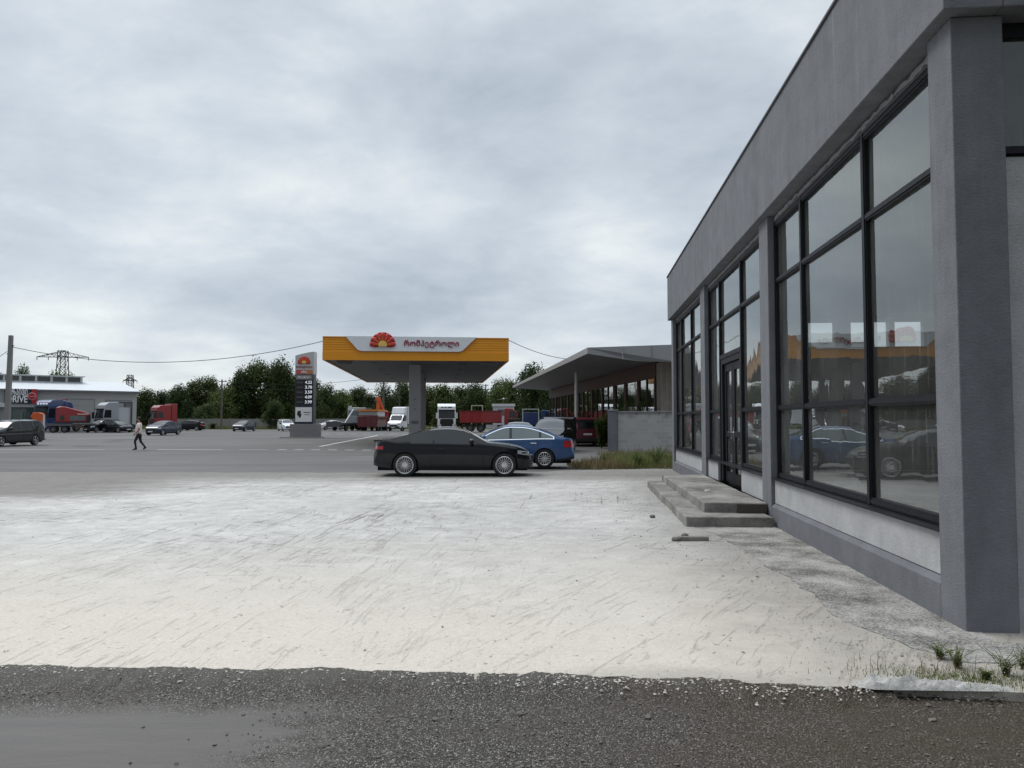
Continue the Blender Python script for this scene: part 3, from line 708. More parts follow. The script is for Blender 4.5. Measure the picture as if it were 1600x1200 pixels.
# folded roof: the edge rises to a ridge and falls towards a thin tip far back
def P3(px, py, Y):
    p = at(px, py, Y); q = Matrix.Rotation(-SA, 3, 'Z') @ (p-Vector((8.05, 42.0, 0))); return q
A1, A2, A3 = P3(918, 543, 41.5), P3(1062, 538, 39.5), P3(801, 603, 88)
A1b, A2b, A3b = P3(918, 552.5, 41.5), P3(1062, 566, 39.5), P3(801, 606, 88)
Ain = P3(996, 564.5, 40.6)
bk = Vector((5, 46, 5.4)); back1 = Vector((8, 0, 5.75))
m = MB()
vs = [A1, A2, A3, A1b, A2b, A3b, Ain, Vector((7, 46, 5.9)), Vector((12, 0, 6.0)), Vector((.0, 46, 4.95)), Vector((0, .4, 4.85)), Vector((12, 0, 4.9)), Vector((7, 46, 4.95))]
m.add(vs, [(0, 1, 8), (0, 8, 7), (0, 7, 2),                     # top
           (0, 3, 6), (0, 6, 4), (0, 4, 1),                     # front fascia
           (0, 2, 5, 3),                                        # side fascia
           (3, 5, 9), (3, 9, 10), (3, 10, 6), (6, 10, 11), (6, 11, 4),   # soffit
           (1, 4, 11, 8), (2, 7, 12, 9, 5), (7, 8, 11, 12), (9, 12, 11, 10)])
m.build('roof', 'grey_roof' if 'grey_roof' in M else plain('grey_roof', (.30, .305, .315), .55, .2, .08, .4), SH)
for fct in (.38, .7): a = A1.lerp(A2, fct); b2 = (Ain if fct < .5 else Ain.lerp(A2b, .4)).copy(); b2.x = a.x; b2.z = a.z-.72; MB().bar(a+Vector((0, -.03, 0)), b2+Vector((0, -.12, 0)), .02, 4).build('roof_seam', 'midgrey', SH)
MB().box(-.06, .16, .501, SL, 4.05, 4.85).build('lintel', 'brownframe', SH)
MB().box(-.03, .2, .501, SL, -.1, .45).build('plinth', plain('brickred', (.16, .06, .045), .85, 0, .2, 4), SH)
y0 = .5; k = 0
wins = [(.9, 4.3), (4.75, 7.6), (8.1, 10.7), (11.4, 15), (15.4, 19), (19.4, 23), (23.5, 27), (27.5, 31), (31.5, 35), (35.5, 39), (39.5, 43.4)]
for (a, c) in wins:
    m = MB(); m.box(-.05, .12, a-.22, a, .452, 4.048); m.box(-.05, .12, c, c+.22, .452, 4.048); m.box(-.04, .1, a, c, .452, .55); m.box(-.04, .1, a, c, 3.95, 4.048)
    if c-a > 3: m.box(-.03, .1, (a+c)/2-.04, (a+c)/2+.04, .55, 3.95)
    f = m.build('window', 'brownframe', SH)
    MB().add([(.03, a, .55), (.03, c, .55), (.03, c, 3.95), (.03, a, 3.95)], [(0, 1, 2, 3)]).build('glass', 'shopglass', f, fix=False)
MB().box(4.5, 4.7, 0.4, SL, -.1, 4.9).build('inner_wall', 'inside', SH); MB().box(.17, 4.5, .5, SL, -.09, .02).build('floor', 'insidefloor', SH); MB().box(.17, 4.5, SL-.02, SL+.2, -.1, 4.9).build('rear_wall', 'inside', SH)
MB().box(.17, 4.5, .51, SL-.03, 4.88, 4.93).build('ceiling', 'inside', SH)
q_ = P3(901, 650, 52); MB().bar((q_.x, q_.y, -.1), (q_.x, q_.y, 4.8), .13, 12).build('roof_post', 'lightgrey', SH, smooth=50)

# ------------------------------------------------------------------ filling station canopy
CA = R(5.4)
CN = thing('station_canopy', 'filling station canopy with ribbed orange fascia, white sign panel and red flower emblem', 'canopy', (-11.14, 45.0, 0), CA)
CW, CL, Z0, Z1 = 11.0, 28.0, 5.13, 6.53
# local x along the front, y away from the camera
def fascia(nm, parent, flip=False, L=CW, place=None):
    m = MB(); m.box(0, L, 0, .12, Z0, Z0+.50)
    n = 6; hz = (Z1-.06-(Z0+.50))/n
    for i in range(n):      # ribbed upper part: lapped boards
        z = Z0+.50+i*hz
        m.prism([(.03+.0, z+.002), (.12, z+.002), (.12, z+hz-.002), (.05, z+hz-.002)], 0.001, L-.001, 'x')
    m.box(0, L, .0, .12, Z1-.06, Z1)
    o = m.build(nm, 'signorange', parent)
    if place: o.location, o.rotation_euler = place
    return o
fascia('front_fascia', CN)
fascia('side_fascia', CN, L=CL-.26, place=((0, CL-.13, 0), (0, 0, -PI/2)))
fascia('side_fascia', CN, L=CL-.26, place=((CW, .13, 0), (0, 0, PI/2)))
fascia('rear_fascia', CN, place=((CW, CL, 0), (0, 0, PI)))
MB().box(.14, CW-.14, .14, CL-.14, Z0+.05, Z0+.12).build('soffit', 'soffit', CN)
MB().box(.14, CW-.14, .14, CL-.14, Z1-.3, Z1-.2).build('roof', 'roofsheet', CN)
for j in range(4):
    for i in (2.6, CW-2.9): MB().box(i, i+.4, 2.6+j*6.2, 3.2+j*6.2, Z0+.03, Z0+.049).build('soffit_light', 'trim', CN)
m = MB().prism([(.9, Z0-.2), (1.5, Z0-.2), (1.7, Z0+.049), (.7, Z0+.049)], .5, 1.1, 'y'); m.build('gutter_box', 'soffit', CN)
m = MB().prism([(CW-1.5, Z0-.2), (CW-.9, Z0-.2), (CW-.7, Z0+.049), (CW-1.7, Z0+.049)], .5, 1.1, 'y'); m.build('gutter_box', 'soffit', CN)
# white sign panel with slanting rounded ends
def arc(cx, cz, r, a0, a1, n=7): return [(cx+r*math.cos(a0+(a1-a0)*i/n), cz+r*math.sin(a0+(a1-a0)*i/n)) for i in range(n+1)]
zp = Z0+.50
pan = [(1.32, Z1+.01), (1.95, zp+.22)]+[(2.03, zp+.12), (2.15, zp+.06), (2.32, zp+.035)]+[(7.95, zp+.035), (8.12, zp+.06), (8.24, zp+.12), (8.32, zp+.2)]+[(9.05, Z1+.01)]
m = MB().prism(pan, -.10, .02, 'y'); sp = m.build('sign_panel', plain('panelwhite', (.80, .82, .84), .4, 0, .04, .5), CN)
# emblem: half a flower of rounded petals round a yellow disc
def flower(parent, cx, y, cz, r, petals=7, nm='emblem', depth=.1):
    m = MB()
    for i in range(petals):
        a = PI*(i+.5)/petals*1.12-PI*.06; L = r*.60
        bm = bmesh.new(); bmesh.ops.create_icosphere(bm, subdivisions=2, radius=1)
        vs = [(v_.co.x*r*.46, v_.co.y*depth, v_.co.z*r*.235) for v_ in bm.verts]; fs = [tuple(q.index for q in f.verts) for f in bm.faces]; bm.free()
        ca, sa = math.cos(a), math.sin(a)
        m.add([(cx+x_*ca-z_*sa+L*ca, y+y_, cz+x_*sa+z_*ca+L*sa) for x_, y_, z_ in vs], fs)
    e = m.build(nm, 'logored', parent, smooth=60)
    m = MB()
    for k in range(petals):      # yellow flames on each petal
        a = PI*(k+.5)/petals*1.12-PI*.06
        m.bar((cx+r*.4*math.cos(a), y-depth*.86, cz+r*.4*math.sin(a)), (cx+r*.78*math.cos(a), y-depth*.8, cz+r*.78*math.sin(a)), r*.05, 6, r*.02)
    m.build('petal_flame', 'orange', e)
    pts = arc(cx, cz, r*.34, -.35, PI+.35, 18)
    MB().prism(pts, y-depth*1.15, y, 'y').build('emblem_centre', 'logoyellow', e)
    return e
MB().prism([(2.78, zp+.30)]+arc(3.51, zp+.42, .74, -.1, PI+.1, 20)+[(2.78, zp+.30)][:0]+[(4.25, zp+.30)][:0], -.13, -.101, 'y').build('emblem_backing', 'signred', CN)
flower(CN, 3.51, -.17, zp+.40, .74)
text_mesh('რომპეტროლი', 1, .02, 'lettering', 'crimson', CN, (6.38, -.13, zp+.50), width=3.25, bold=.014)
# columns
for k, yy in enumerate((4.0, 13.0, 22.0)):
    c = MB().box(4.9, 5.66, yy, yy+.9, -.1, Z0+.048).build('column', plain('columngrey', (.44, .44, .45), .5, 0, .08, 1) if k == 0 else bpy.data.materials['columngrey'], CN, bev=.02)
    if k == 0:
        pts = [(5.28+.28*math.cos(2*PI*i/24), 1.45+.11*math.sin(2*PI*i/24)) for i in range(24)]
        MB().prism(pts, yy-.02, yy-.001, 'y').build('plaque', 'midgrey', c)
        for z_ in (2.25, 2.9): MB().box(5.24, 5.32, yy-.015, yy-.001, z_, z_+.06).build('marker', 'darkgrey', c)
    MB().box(4.2, 6.4, yy-1.3, yy+2.2, -.1, .13).build('island_kerb', 'midgrey', CN, bev=.03)

# ------------------------------------------------------------------ price totem
TT = thing('price_totem', 'tall fuel price totem with white curved head and dark price board on grey plinth', 'sign', (-18.62, 68.5, 0), 0)
MB().box(-1.17, 1.17, 0, 1.9, -.1, 1.22).build('plinth', 'midgrey', TT, bev=.015)
bx = MB().box(-.82, .82, .25, 1.25, 1.2, 5.66).build('body', 'screen', TT)
hd = [(-.82, 5.662), (.86, 5.662), (.86, 7.72), (.4, 7.66), (-.2, 7.53), (-.82, 7.36)]
h = MB().prism(hd, .22, 1.28, 'y').build('head', 'lightgrey', TT, bev=.01)
flower(TT, -.02, .18, 6.72, .56, 9, 'emblem', .05)
text_mesh('რომპეტროლი', 1, .01, 'lettering', 'crimson', TT, (-.02, .2, 6.33), width=1.48, bold=.014)
e = MB().box(-.72, .74, .17, .249, 5.70, 6.07).build('banner', plain('bannerpink', (.50, .09, .09), .5), TT)
MB().box(.1, .741, .165, .169, 5.701, 6.069).build('banner_orange', plain('bannerorange', (.50, .20, .08), .5), e)
text_mesh('efix', .36, .005, 'lettering', 'signwhite', e, (-.02, .16, 5.89), bold=.02)
e = MB().box(-.72, .74, .17, .249, 5.20, 5.60).build('band', 'midgrey', TT)
text_mesh('FILL&GO', .28, .005, 'lettering', 'signwhite', e, (0, .165, 5.4), width=1.1, bold=.02)
for i, (p, g) in enumerate([('4.22', 'efix 95'), ('3.78', 'ევრო'), ('3.59', 'დიზელი'), ('4.09', 'efix D'), ('3.99', 'super')]):
    z_ = 4.94-i*.44
    row = MB().box(-.74, .76, .20, .249, z_-.2, z_+.2).build('price_row', 'signblack', TT)
    text_mesh(p, .37, .004, 'price', 'digits', row, (.40, .195, z_), width=.62, bold=.018)
    MB().box(-.66, -.08, .19, .199, z_-.09, z_+.09).build('fuel_name_plate', 'darkgrey', row)
e = MB().box(-.74, .72, .18, .249, 1.42, 2.72).build('poster', 'signwhite', TT)
m = MB()
rr = random.Random(8)
for (x_, z_, r_) in [(-.42, 2.25, .16), (-.36, 2.05, .17), (-.48, 2.1, .12), (-.34, 1.88, .1), (-.3, 2.33, .08)]:
    m.prism([(x_+r_*math.cos(2*PI*i/10)*rr.uniform(.8, 1.1), z_+r_*math.sin(2*PI*i/10)*rr.uniform(.8, 1.1)) for i in range(10)], .165-.004*r_*10, .179, 'y')
m.build('poster_motif', 'signblack', e)
m = MB().box(.0, .6, .172, .179, 2.2, 2.3).box(.08, .52, .172, .179, 2.02, 2.08); m.build('poster_print', 'midgrey', e)
MB().box(-2.0, 1.9, -.25, -.08, -.1, .08).build('kerb_strip', plain('paleconc', (.36, .35, .33), .9), TT)

# ------------------------------------------------------------------ warehouse at left
WA = R(40); WE = Vector((-53.9, 110.3))
WH = thing('warehouse', 'long pale grey warehouse with roof light band, roller doors and black red shop sign', 'building', (WE.x, WE.y, 0), WA)
def wx(px, off=0.0):
    """local x along the warehouse front that is seen at this pixel column"""
    k = (px-800)/1200; dx, dy = math.cos(WA), math.sin(WA); ox, oy = WE.x+math.sin(WA)*off, WE.y-math.cos(WA)*off
    return (k*oy-ox)/(dx-k*dy)
def wz(px, py, off=0.0):
    x_ = wx(px, off); return EYE+(655-py)/1200*(WE.y-math.cos(WA)*off+math.sin(WA)*x_)
WL, WD, EZ = 34, 20, 5.55
MB().box(-WL, 0, 0, WD, -.1, EZ).build('wall', 'warehousewall', WH)
MB().prism([(-.5, EZ-.12), (-.5, EZ+.05), (WD/2, EZ+1.75), (WD+.5, EZ+.05), (WD+.5, EZ-.12), (WD/2, EZ+1.6)], -WL-.4, .35, 'x').build('roof', 'roofsheet', WH)
MB().box(-WL-.4, .37, -.56, -.501, EZ-.16, EZ+.06).build('gutter', 'steel', WH)
sk = MB().box(-WL, -5.6, 7.2, 12.8, EZ+1.1, EZ+2.25).build('rooflight', 'lightgrey', WH)
MB().box(-WL-.2, -5.3, 6.9, 13.1, EZ+2.253, EZ+2.36).build('rooflight_cap', 'lightgrey', sk)
gm = plain('rooflightglass', (.06, .065, .06), .25, 0, .3, .6)
for i in range(14): MB().box(-5.9-i*1.9-1.6, -5.9-i*1.9, 7.14, 7.197, EZ+1.5, EZ+2.15).build('pane', gm, sk)
dm = plain('doorpanel', (.36, .36, .345), .6)
for (p0, p1, py) in [(104, 147, 624), (166, 204, 626)]:
    a, c, ht = wx(p0), wx(p1), wz(p0, py)
    fr = MB().box(a-.12, c+.12, -.06, -.002, -.1, ht+.12).build('roller_door', 'midgrey', WH)
    for i in range(5): MB().box(a, c, -.10, -.061, .0+i*ht/5+.01, (i+1)*ht/5-.02).build('door_panel', dm, fr)
MB().box(wx(86), wx(105), -.14, -.062, 2.6, wz(95, 624)).build('red_panel', 'signred', WH)
S0, S1, SZ0, SZ1 = wx(7, .6), wx(57.5, .6), wz(30, 630.5, .6), wz(30, 607.5, .6); SC = wx(49.5, .6); SM = (SZ0+SZ1)/2
sg = MB().box(S0, S1, -.6, -.45, SZ0, SZ1).build('shop_sign', 'signblack', WH)
MB().box(SC, S1+.02, -.62, -.44, SZ0-.01, SZ1+.01).build('sign_end', 'signred', sg)
tw = wx(42.5, .6)-wx(10, .6); tc = wx(26.5, .6)
o_ = text_mesh('ᲓᲠᲐᲘᲕᲘ', 1, .01, 'lettering', 'signwhite', sg, (tc, -.63, SM+.48), width=tw, bold=.03); o_.scale.y = 1.05
o_ = text_mesh('DRIVE', 1.2, .01, 'lettering', 'signwhite', sg, (tc, -.63, SM-.42), width=tw, bold=.03); o_.scale.y = 1.05
def disc(cx, cz, rx, rz): return [(cx+rx*math.cos(2*PI*i/32), cz+rz*math.sin(2*PI*i/32)) for i in range(32)]
dr_ = wx(56.8, .6)-wx(50, .6)
dk = MB().prism(disc(SC, SM, dr_, dr_), -.68, -.621, 'y').build('disc_sign', 'signwhite', sg)
MB().prism(disc(SC, SM, dr_*.9, dr_*.9), -.72, -.681, 'y').build('disc_face', 'signred', dk)
text_mesh('Coca-Cola', .5, .004, 'lettering', 'signwhite', dk, (SC, -.73, SM), width=dr_*1.45, shear=.4)
MB().box(S0, S1, -.40, -.002, wz(30, 636), SZ0).build('awning_wall', 'lightgrey', WH)
for p0, p1 in ((14, 33), (35, 54)): MB().box(wx(p0), wx(p1), -.12, -.002, .4, wz(30, 638)).build('shop_window', 'clearglass', WH)
MB().prism([(wx(-40), 3.2), (wx(7), 3.2), (wx(7), 3.6), (wx(-40), 5.0)], -2.0, -.2, 'y').build('porch_roof', 'lightgrey', WH)
for px in (-38, 5): MB().box(wx(px), wx(px)+.2, -1.9, -1.7, -.1, 3.19).build('porch_post', 'trim', WH)

# ------------------------------------------------------------------ fence, poles, pylons, wires
FN = thing('concrete_fence', 'pale grey concrete panel fence in front of the dark trees', 'fence', (-60, 132, 0), R(1))
m = MB(); pm = MB()
for i in range(14):
    m.box(i*2.3+.08, i*2.3+2.22, -.05, .05, -.1, 1.72)
m.build('panels', plain('fencegrey', (.25, .245, .23), .9, 0, .2, .7), FN)
for i in range(15): pm.box(i*2.3-.08, i*2.3+.08, -.09, .09, -.1, 1.85)
pm.build('posts', 'concretepole', FN)
def pole(name, label, px, top, Y, r, mat, zt_off=0, arms=()):
    p = at(px, top, Y); h = p.z
    t_ = thing(name, label, 'pole', (p.x, Y, 0), 0, None)
    MB().bar((0, 0, -.2), (0, 0, h), r*1.15, 10, r*.8).build('post', mat, t_, smooth=50)
    for (z_, half) in arms: MB().box(-half, half, -.06, .06, h-z_-.06, h-z_+.06).build('crossarm', mat, t_)
    if arms:
        ins = MB()
        for (z_, half) in arms:
            for s_ in (-half*.9, half*.9): ins.bar((s_, 0, h-z_+.06), (s_, 0, h-z_+.24), .05, 6)
        ins.build('insulator', 'darkgrey', t_)
    return t_, h
pl = thing('utility_pole', 'tall square grey concrete utility pole rising in front of the DRIVE shop sign', 'pole', (at(11.5, 640, 66).x, 66, 0))
ph = at(14, 524, 66).z
MB().add([(-.21, -.2, -.2), (.21, -.2, -.2), (.21, .2, -.2), (-.21, .2, -.2), (-.02, -.14, ph), (.27, -.14, ph), (.27, .14, ph), (-.02, .14, ph)],
         [(3, 2, 1, 0), (4, 5, 6, 7), (0, 1, 5, 4), (1, 2, 6, 5), (2, 3, 7, 6), (3, 0, 4, 7)]).build('post', 'concretepole', pl, bev=.02)
MB().bar((.27, 0, ph-.9), (.42, 0, ph-.9), .04).bar((-.05, 0, ph-1.6), (-.2, 0, ph-1.6), .04).build('hook', 'darkgrey', pl)
pole('wooden_pole', 'thin wooden utility pole before the trees left of the price totem', 347, 593, 126, .15, 'polewood', 0, [(.35, .55), (.9, .45)])
pole('wooden_pole', 'thin grey pole standing behind the canopy, left one of two beside the orange crane', 599.5, 596, 134, .17, 'polewood', 0, [(.4, .7)])
pole('wooden_pole', 'dark thin pole behind the canopy just left of its column', 624, 596, 150, .16, 'polewood', 0, [(.4, .6)])
pole('wooden_pole', 'short pole among the trees right of the canopy', 759, 600, 150, .14, 'polewood', 0, [(.3, .5)])
def wire(name, label, p, q, sag, r=.02):
    p, q = Vector(p), Vector(q); pts = [p.lerp(q, i/28)-Vector((0, 0, sag*4*(i/28)*(1-i/28))) for i in range(29)]
    return tag(MB().tube(pts, r, 5).build(name, 'wire'), label, 'cable')
wire('overhead_cable', 'thin black cable sagging from the concrete pole to the orange canopy', at(14.5, 541, 66), at(505, 533, 62), 1.55, .026)
wire('overhead_cable', 'thin cable running from the right end of the canopy to the shop roof', at(792, 530, 60), at(886, 561, 66), .25, .024)
wire('overhead_cable', 'cable leaving the concrete pole towards the left edge of the view', at(11, 549, 66), at(-60, 590, 66), .15, .022)
wire('overhead_cable', 'faint thin cable crossing the sky behind the price totem, upper of two', at(347, 596, 126), at(599.5, 588, 134), .9, .03)
wire('overhead_cable', 'faint thin cable crossing low behind the price totem, lower of two', at(347, 601, 126), at(599.5, 607, 134), .7, .03)
def lattice(nm, label, px, top, Y, hw0, hw1, arms):
    p = at(px, top, Y); H = p.z; t_ = thing(nm, label, 'pylon', (p.x, Y, 0), R(8))
    m = MB(); n = 9
    def hw(z): return hw0+(hw1-hw0)*z/H
    for sx in (-1, 1):
        for sy in (-1, 1): m.bar((sx*hw0, sy*hw0, 0), (sx*hw1, sy*hw1, H), .16, 4)
    for k in range(n):
        z0, z1 = H*(k/n), H*((k+1)/n)
        for s_ in (-1, 1):
            m.bar((-hw(z0), s_*hw(z0), z0), (hw(z1), s_*hw(z1), z1), .10, 3); m.bar((hw(z0), s_*hw(z0), z0), (-hw(z1), s_*hw(z1), z1), .10, 3)
            m.bar((s_*hw(z0), -hw(z0), z0), (s_*hw(z1), hw(z1), z1), .10, 3); m.bar((-hw(z1), s_*hw(z1), z1), (hw(z1), s_*hw(z1), z1), .1, 3)
    m.build('tower', 'lattice', t_)
    m = MB()
    for (z_, half, rise) in arms:
        for s_ in (-1, 1):
            for yy in (-hw1, hw1):
                m.bar((0, yy, z_), (s_*half, 0, z_), .12, 4); m.bar((0, yy, z_+rise), (s_*half, 0, z_), .12, 4)
            for k in range(1, 6):
                f = k/6; m.bar((s_*half*f, 0, z_), (s_*half*(f-.08), 0, z_+rise*(1-f)), .08, 3); m.bar((s_*half*f, 0, z_), (s_*half*(f+.08), 0, z_+rise*(1-f-.08)), .08, 3)
    m.build('crossarm', 'lattice', t_)
    m = MB()
    for (z_, half, rise) in arms:
        for s_ in (-1, 1):
            for f in (.98, .55): m.bar((s_*half*f, 0, z_), (s_*half*f, 0, z_-1.1), .12, 5)
    m.build('insulator', 'lattice', t_)
lattice('pylon', 'big lattice power pylon with one wide crossarm above the warehouse roof', 98.5, 548, 262, 2.0, 1.15, [(at(98, 558, 262).z, 8.4, 2.0)])
lattice('pylon', 'small distant lattice pylon beyond the right end of the warehouse', 203.5, 586, 330, 1.7, .95, [(at(203, 595, 330).z, 2.9, 1.4)])

# ------------------------------------------------------------------ trees
def make_tree(name, leaf, seed, spread=.42, n=7800, base=.02, lobes=20, lsize=.28):
    """about 10 m tall: tapered trunk with limbs, crown of loose leaf clumps"""
    rr = random.Random(seed)
    t_ = thing(name, 'tree', 'tree', (0, 0, -50))
    m = MB(); m.bar((0, 0, -.2), (.1, 0, 3), .26, 8, .19); m.bar((.1, 0, 3), (.0, .1, 7.5), .19, 7, .06)
    cl = []
    for i in range(lobes):
        a = rr.uniform(0, 2*PI); z_ = 10*rr.uniform(base+.12, .9); f = math.sin(PI*min(1, max(.1, (z_/10-base+.12)/(1.08-base))))**.7
        r_ = 10*spread*f*rr.uniform(.25, .85); c = Vector((math.cos(a)*r_, math.sin(a)*r_, z_)); cl.append((c, rr.uniform(.9, 1.75)*(.75+spread)))
        z0 = max(1.2, z_-rr.uniform(1.2, 2.6)); m.bar((.05, .02, min(z0, 7)), c, .09, 5, .025)
    cl.append((Vector((rr.uniform(-.5, .5), 0, 9.0)), 1.1)); cl.append((Vector((0, 0, 6)), 1.9))
    m.build('trunk', 'bark', t_, smooth=60)
    m = MB()
    tot = sum(r_**2 for c, r_ in cl)
    for c, r_ in cl:
        for k in range(int(n*r_**2/tot)):
            dv = Vector((rr.gauss(0, 1), rr.gauss(0, 1), rr.gauss(0, 1))).normalized()
            p = c+dv*r_*(rr.random()**.42)*Vector((1.08, 1.08, .85)).length/1.75*(1.15+.35*mnoise.noise(c+dv*2.1))
            if rr.random() < .08: p += dv*r_*.3
            nrm = (dv+Vector((rr.gauss(0, .6), rr.gauss(0, .6), rr.gauss(0, .6)+.4))).normalized()
            a = nrm.orthogonal().normalized(); b = nrm.cross(a); th = rr.uniform(0, 6.3); a, b = a*math.cos(th)+b*math.sin(th), b*math.cos(th)-a*math.sin(th)
            s1, s2 = lsize*rr.uniform(.5, 1.2), lsize*rr.uniform(.3, .75)
            m.add([p-a*s1, p+b*s2*.8, p+a*s1, p-b*s2], [(0, 1, 2, 3)])
    m.build('crown', leaf, t_, fix=False)
    return t_
prot = [make_tree('broadleaf_tree', 'leaf_dark', 11, .42), make_tree('broadleaf_tree', 'leaf_mid', 23, .50), make_tree('broadleaf_tree', 'leaf_dark', 37, .36, lobes=22),
        make_tree('broadleaf_tree', 'leaf_mid', 41, .46, 2300, .3, 10)]
TREES = [ # px, top px, half width px, Y, prototype, label
 (-14, 586, 26, 165, 0, 'dark tree top at the far left edge behind the warehouse roof'), (33, 577, 17, 170, 1, 'tree top rising behind the warehouse just right of the concrete pole'),
 (86, 583, 18, 180, 2, 'tree top behind the warehouse at the foot of the big pylon'), (114, 588, 13, 190, 1, 'small tree top behind the warehouse right of the big pylon'),
 (228, 610, 22, 150, 0, 'dark tree touching the right end of the warehouse'), (256, 612, 22, 156, 2, 'dark tree behind the red truck cab parked left'), (280, 604, 22, 146, 1, 'rounded green tree right of the red truck cab parked left'),
 (302, 596, 26, 150, 0, 'dark tree between the red truck cab and the thin wooden pole'), (330, 590, 22, 152, 2, 'upright dark tree just left of the thin wooden pole'), (352, 606, 24, 140, 1, 'lower green tree behind the thin wooden pole'),
 (376, 578, 23, 142, 2, 'tall dark tree at the left flank of the big tree clump'), (398, 567, 28, 145, 0, 'tallest dark tree of the clump left of the price totem'), (424, 573, 22, 147, 2, 'tall dark tree in the middle of the big tree clump'),
 (441, 566, 24, 143, 0, 'tall dark tree at the right of the clump beside the price totem'), (462, 590, 22, 150, 1, 'green tree partly hidden behind the price totem'), (488, 594, 20, 155, 0, 'dark tree showing just right of the price totem'),
 (506, 604, 22, 138, 1, 'mid green tree between the price totem and the flatbed truck'), (533, 612, 24, 142, 1, 'rounded tree behind the flatbed truck with white box'), (556, 607, 24, 150, 0, 'dark rounded tree right of the flatbed truck'), (578, 615, 20, 158, 2, 'dark tree behind the maroon tipper'),
 (606, 601, 22, 148, 3, 'thin crowned tree above the white box van'), (632, 597, 22, 160, 1, 'tree behind the left side of the canopy column'), (664, 606, 26, 155, 0, 'dark tree behind the canopy column'),
 (694, 602, 26, 150, 2, 'dark tree behind the white tractor unit'), (722, 606, 28, 158, 0, 'dark tree behind the red dump truck body'), (748, 601, 26, 150, 1, 'green tree behind the short pole right of the canopy'),
 (776, 592, 24, 142, 3, 'loose crowned tree seen between the canopy and the shop roof'), (800, 596, 24, 155, 0, 'dark tree behind the tip of the shop roof'), (832, 573, 30, 138, 1, 'big tree rising behind the tip of the shop roof'), (862, 578, 24, 146, 3, 'sparse tree top showing over the shop roof'),
 (430, 628, 16, 128, 1, 'low rounded tree in front of the tall clump'), (320, 632, 18, 134.5, 1, 'low bushy tree just behind the concrete fence'), (740, 622, 40, 175, 0, 'broad dark tree far behind the dump truck'),
]
for i, (px, top, hw, Y, k, lab) in enumerate(TREES):
    p = at(px, top, Y); h = p.z; wpx = hw/1200*Y
    sc = (wpx*1.3/(4.9, 5.6, 4.3, 5.2)[k],)*2+(h/10.2,)
    copy_thing(prot[k], (p.x, Y, 0), i*1.7, sc, lab)
for t_ in prot:
    for ch in list(t_.children): bpy.data.objects.remove(ch)
    bpy.data.objects.remove(t_)
# far wood that reads as one mass behind the separate trees
m = MB(); rr = random.Random(77)
for i in range(9000):
    x_ = rr.uniform(-95, 22); top = 6.6+1.6*mnoise.noise(Vector((x_*.08, 0, 0)))+1.0*mnoise.noise(Vector((x_*.3, 4, 0)))
    z_ = top*rr.random()**.7; p = Vector((x_, 182+rr.uniform(0, 14), z_)); s_ = rr.uniform(.4, .9)
    a = Vector((rr.gauss(0, 1), rr.gauss(0, 1), rr.gauss(0, 1))).normalized(); b = a.orthogonal().normalized()
    m.add([p-a*s_, p+b*s_*.7, p+a*s_, p-b*s_*.7], [(0, 1, 2, 3)])
tag(m.build('distant_wood', 'leaf_dark', fix=False, kind='stuff'), 'dark distant wood behind the lorry park', 'wood')

# ------------------------------------------------------------------ shrubs, weeds
def blade(m, x_, y_, z_, h, w_, lean, az, rr):
    d1 = Vector((math.cos(az), math.sin(az), 0)); s_ = Vector((-math.sin(az), math.cos(az), 0))*w_
    p0 = Vector((x_, y_, z_)); p1 = p0+Vector((0, 0, h*.55))+d1*lean*.35*h; p2 = p0+Vector((0, 0, h))+d1*lean*h
    m.add([p0-s_, p0+s_, p1+s_*.7, p1-s_*.7, p2], [(0, 1, 2, 3), (3, 2, 4)])
def weed_zone(n, xr, yf, mat, hh, seed, w_=.012):
    rr = random.Random(seed); m = MB()
    for i in range(n):
        x_ = rr.uniform(*xr); lo, hi = yf(x_); y_ = rr.uniform(lo, hi)
        dn = mnoise.noise(Vector((x_*.8, y_*.8, seed)))
        if dn < -.15 and rr.random() < .7: continue
        blade(m, x_, y_, -.04, hh*rr.uniform(.35, 1.1)*(1+.7*dn), w_*rr.uniform(.6, 1.4), rr.uniform(.05, .6), rr.uniform(0, 6.3), rr)
    return m
yf = lambda x_: (25.4+max(0, (3.2-x_)*.35), 28.5 if x_ < 4 else 37)
tag(weed_zone(6500, (2.0, 8.4), yf, 'drygrass', .33, 3, .010).build('dry_grass', 'drygrass', fix=False, kind='stuff'), 'dry straw coloured grass in front of the block wall', 'grass')
tag(weed_zone(5200, (3.6, 8.4), lambda x_: (25.6, 32), 'weed', .40, 9, .013).build('green_weeds', 'weed', fix=False, kind='stuff'), 'green weeds mixed into the dry grass before the block wall', 'weeds')
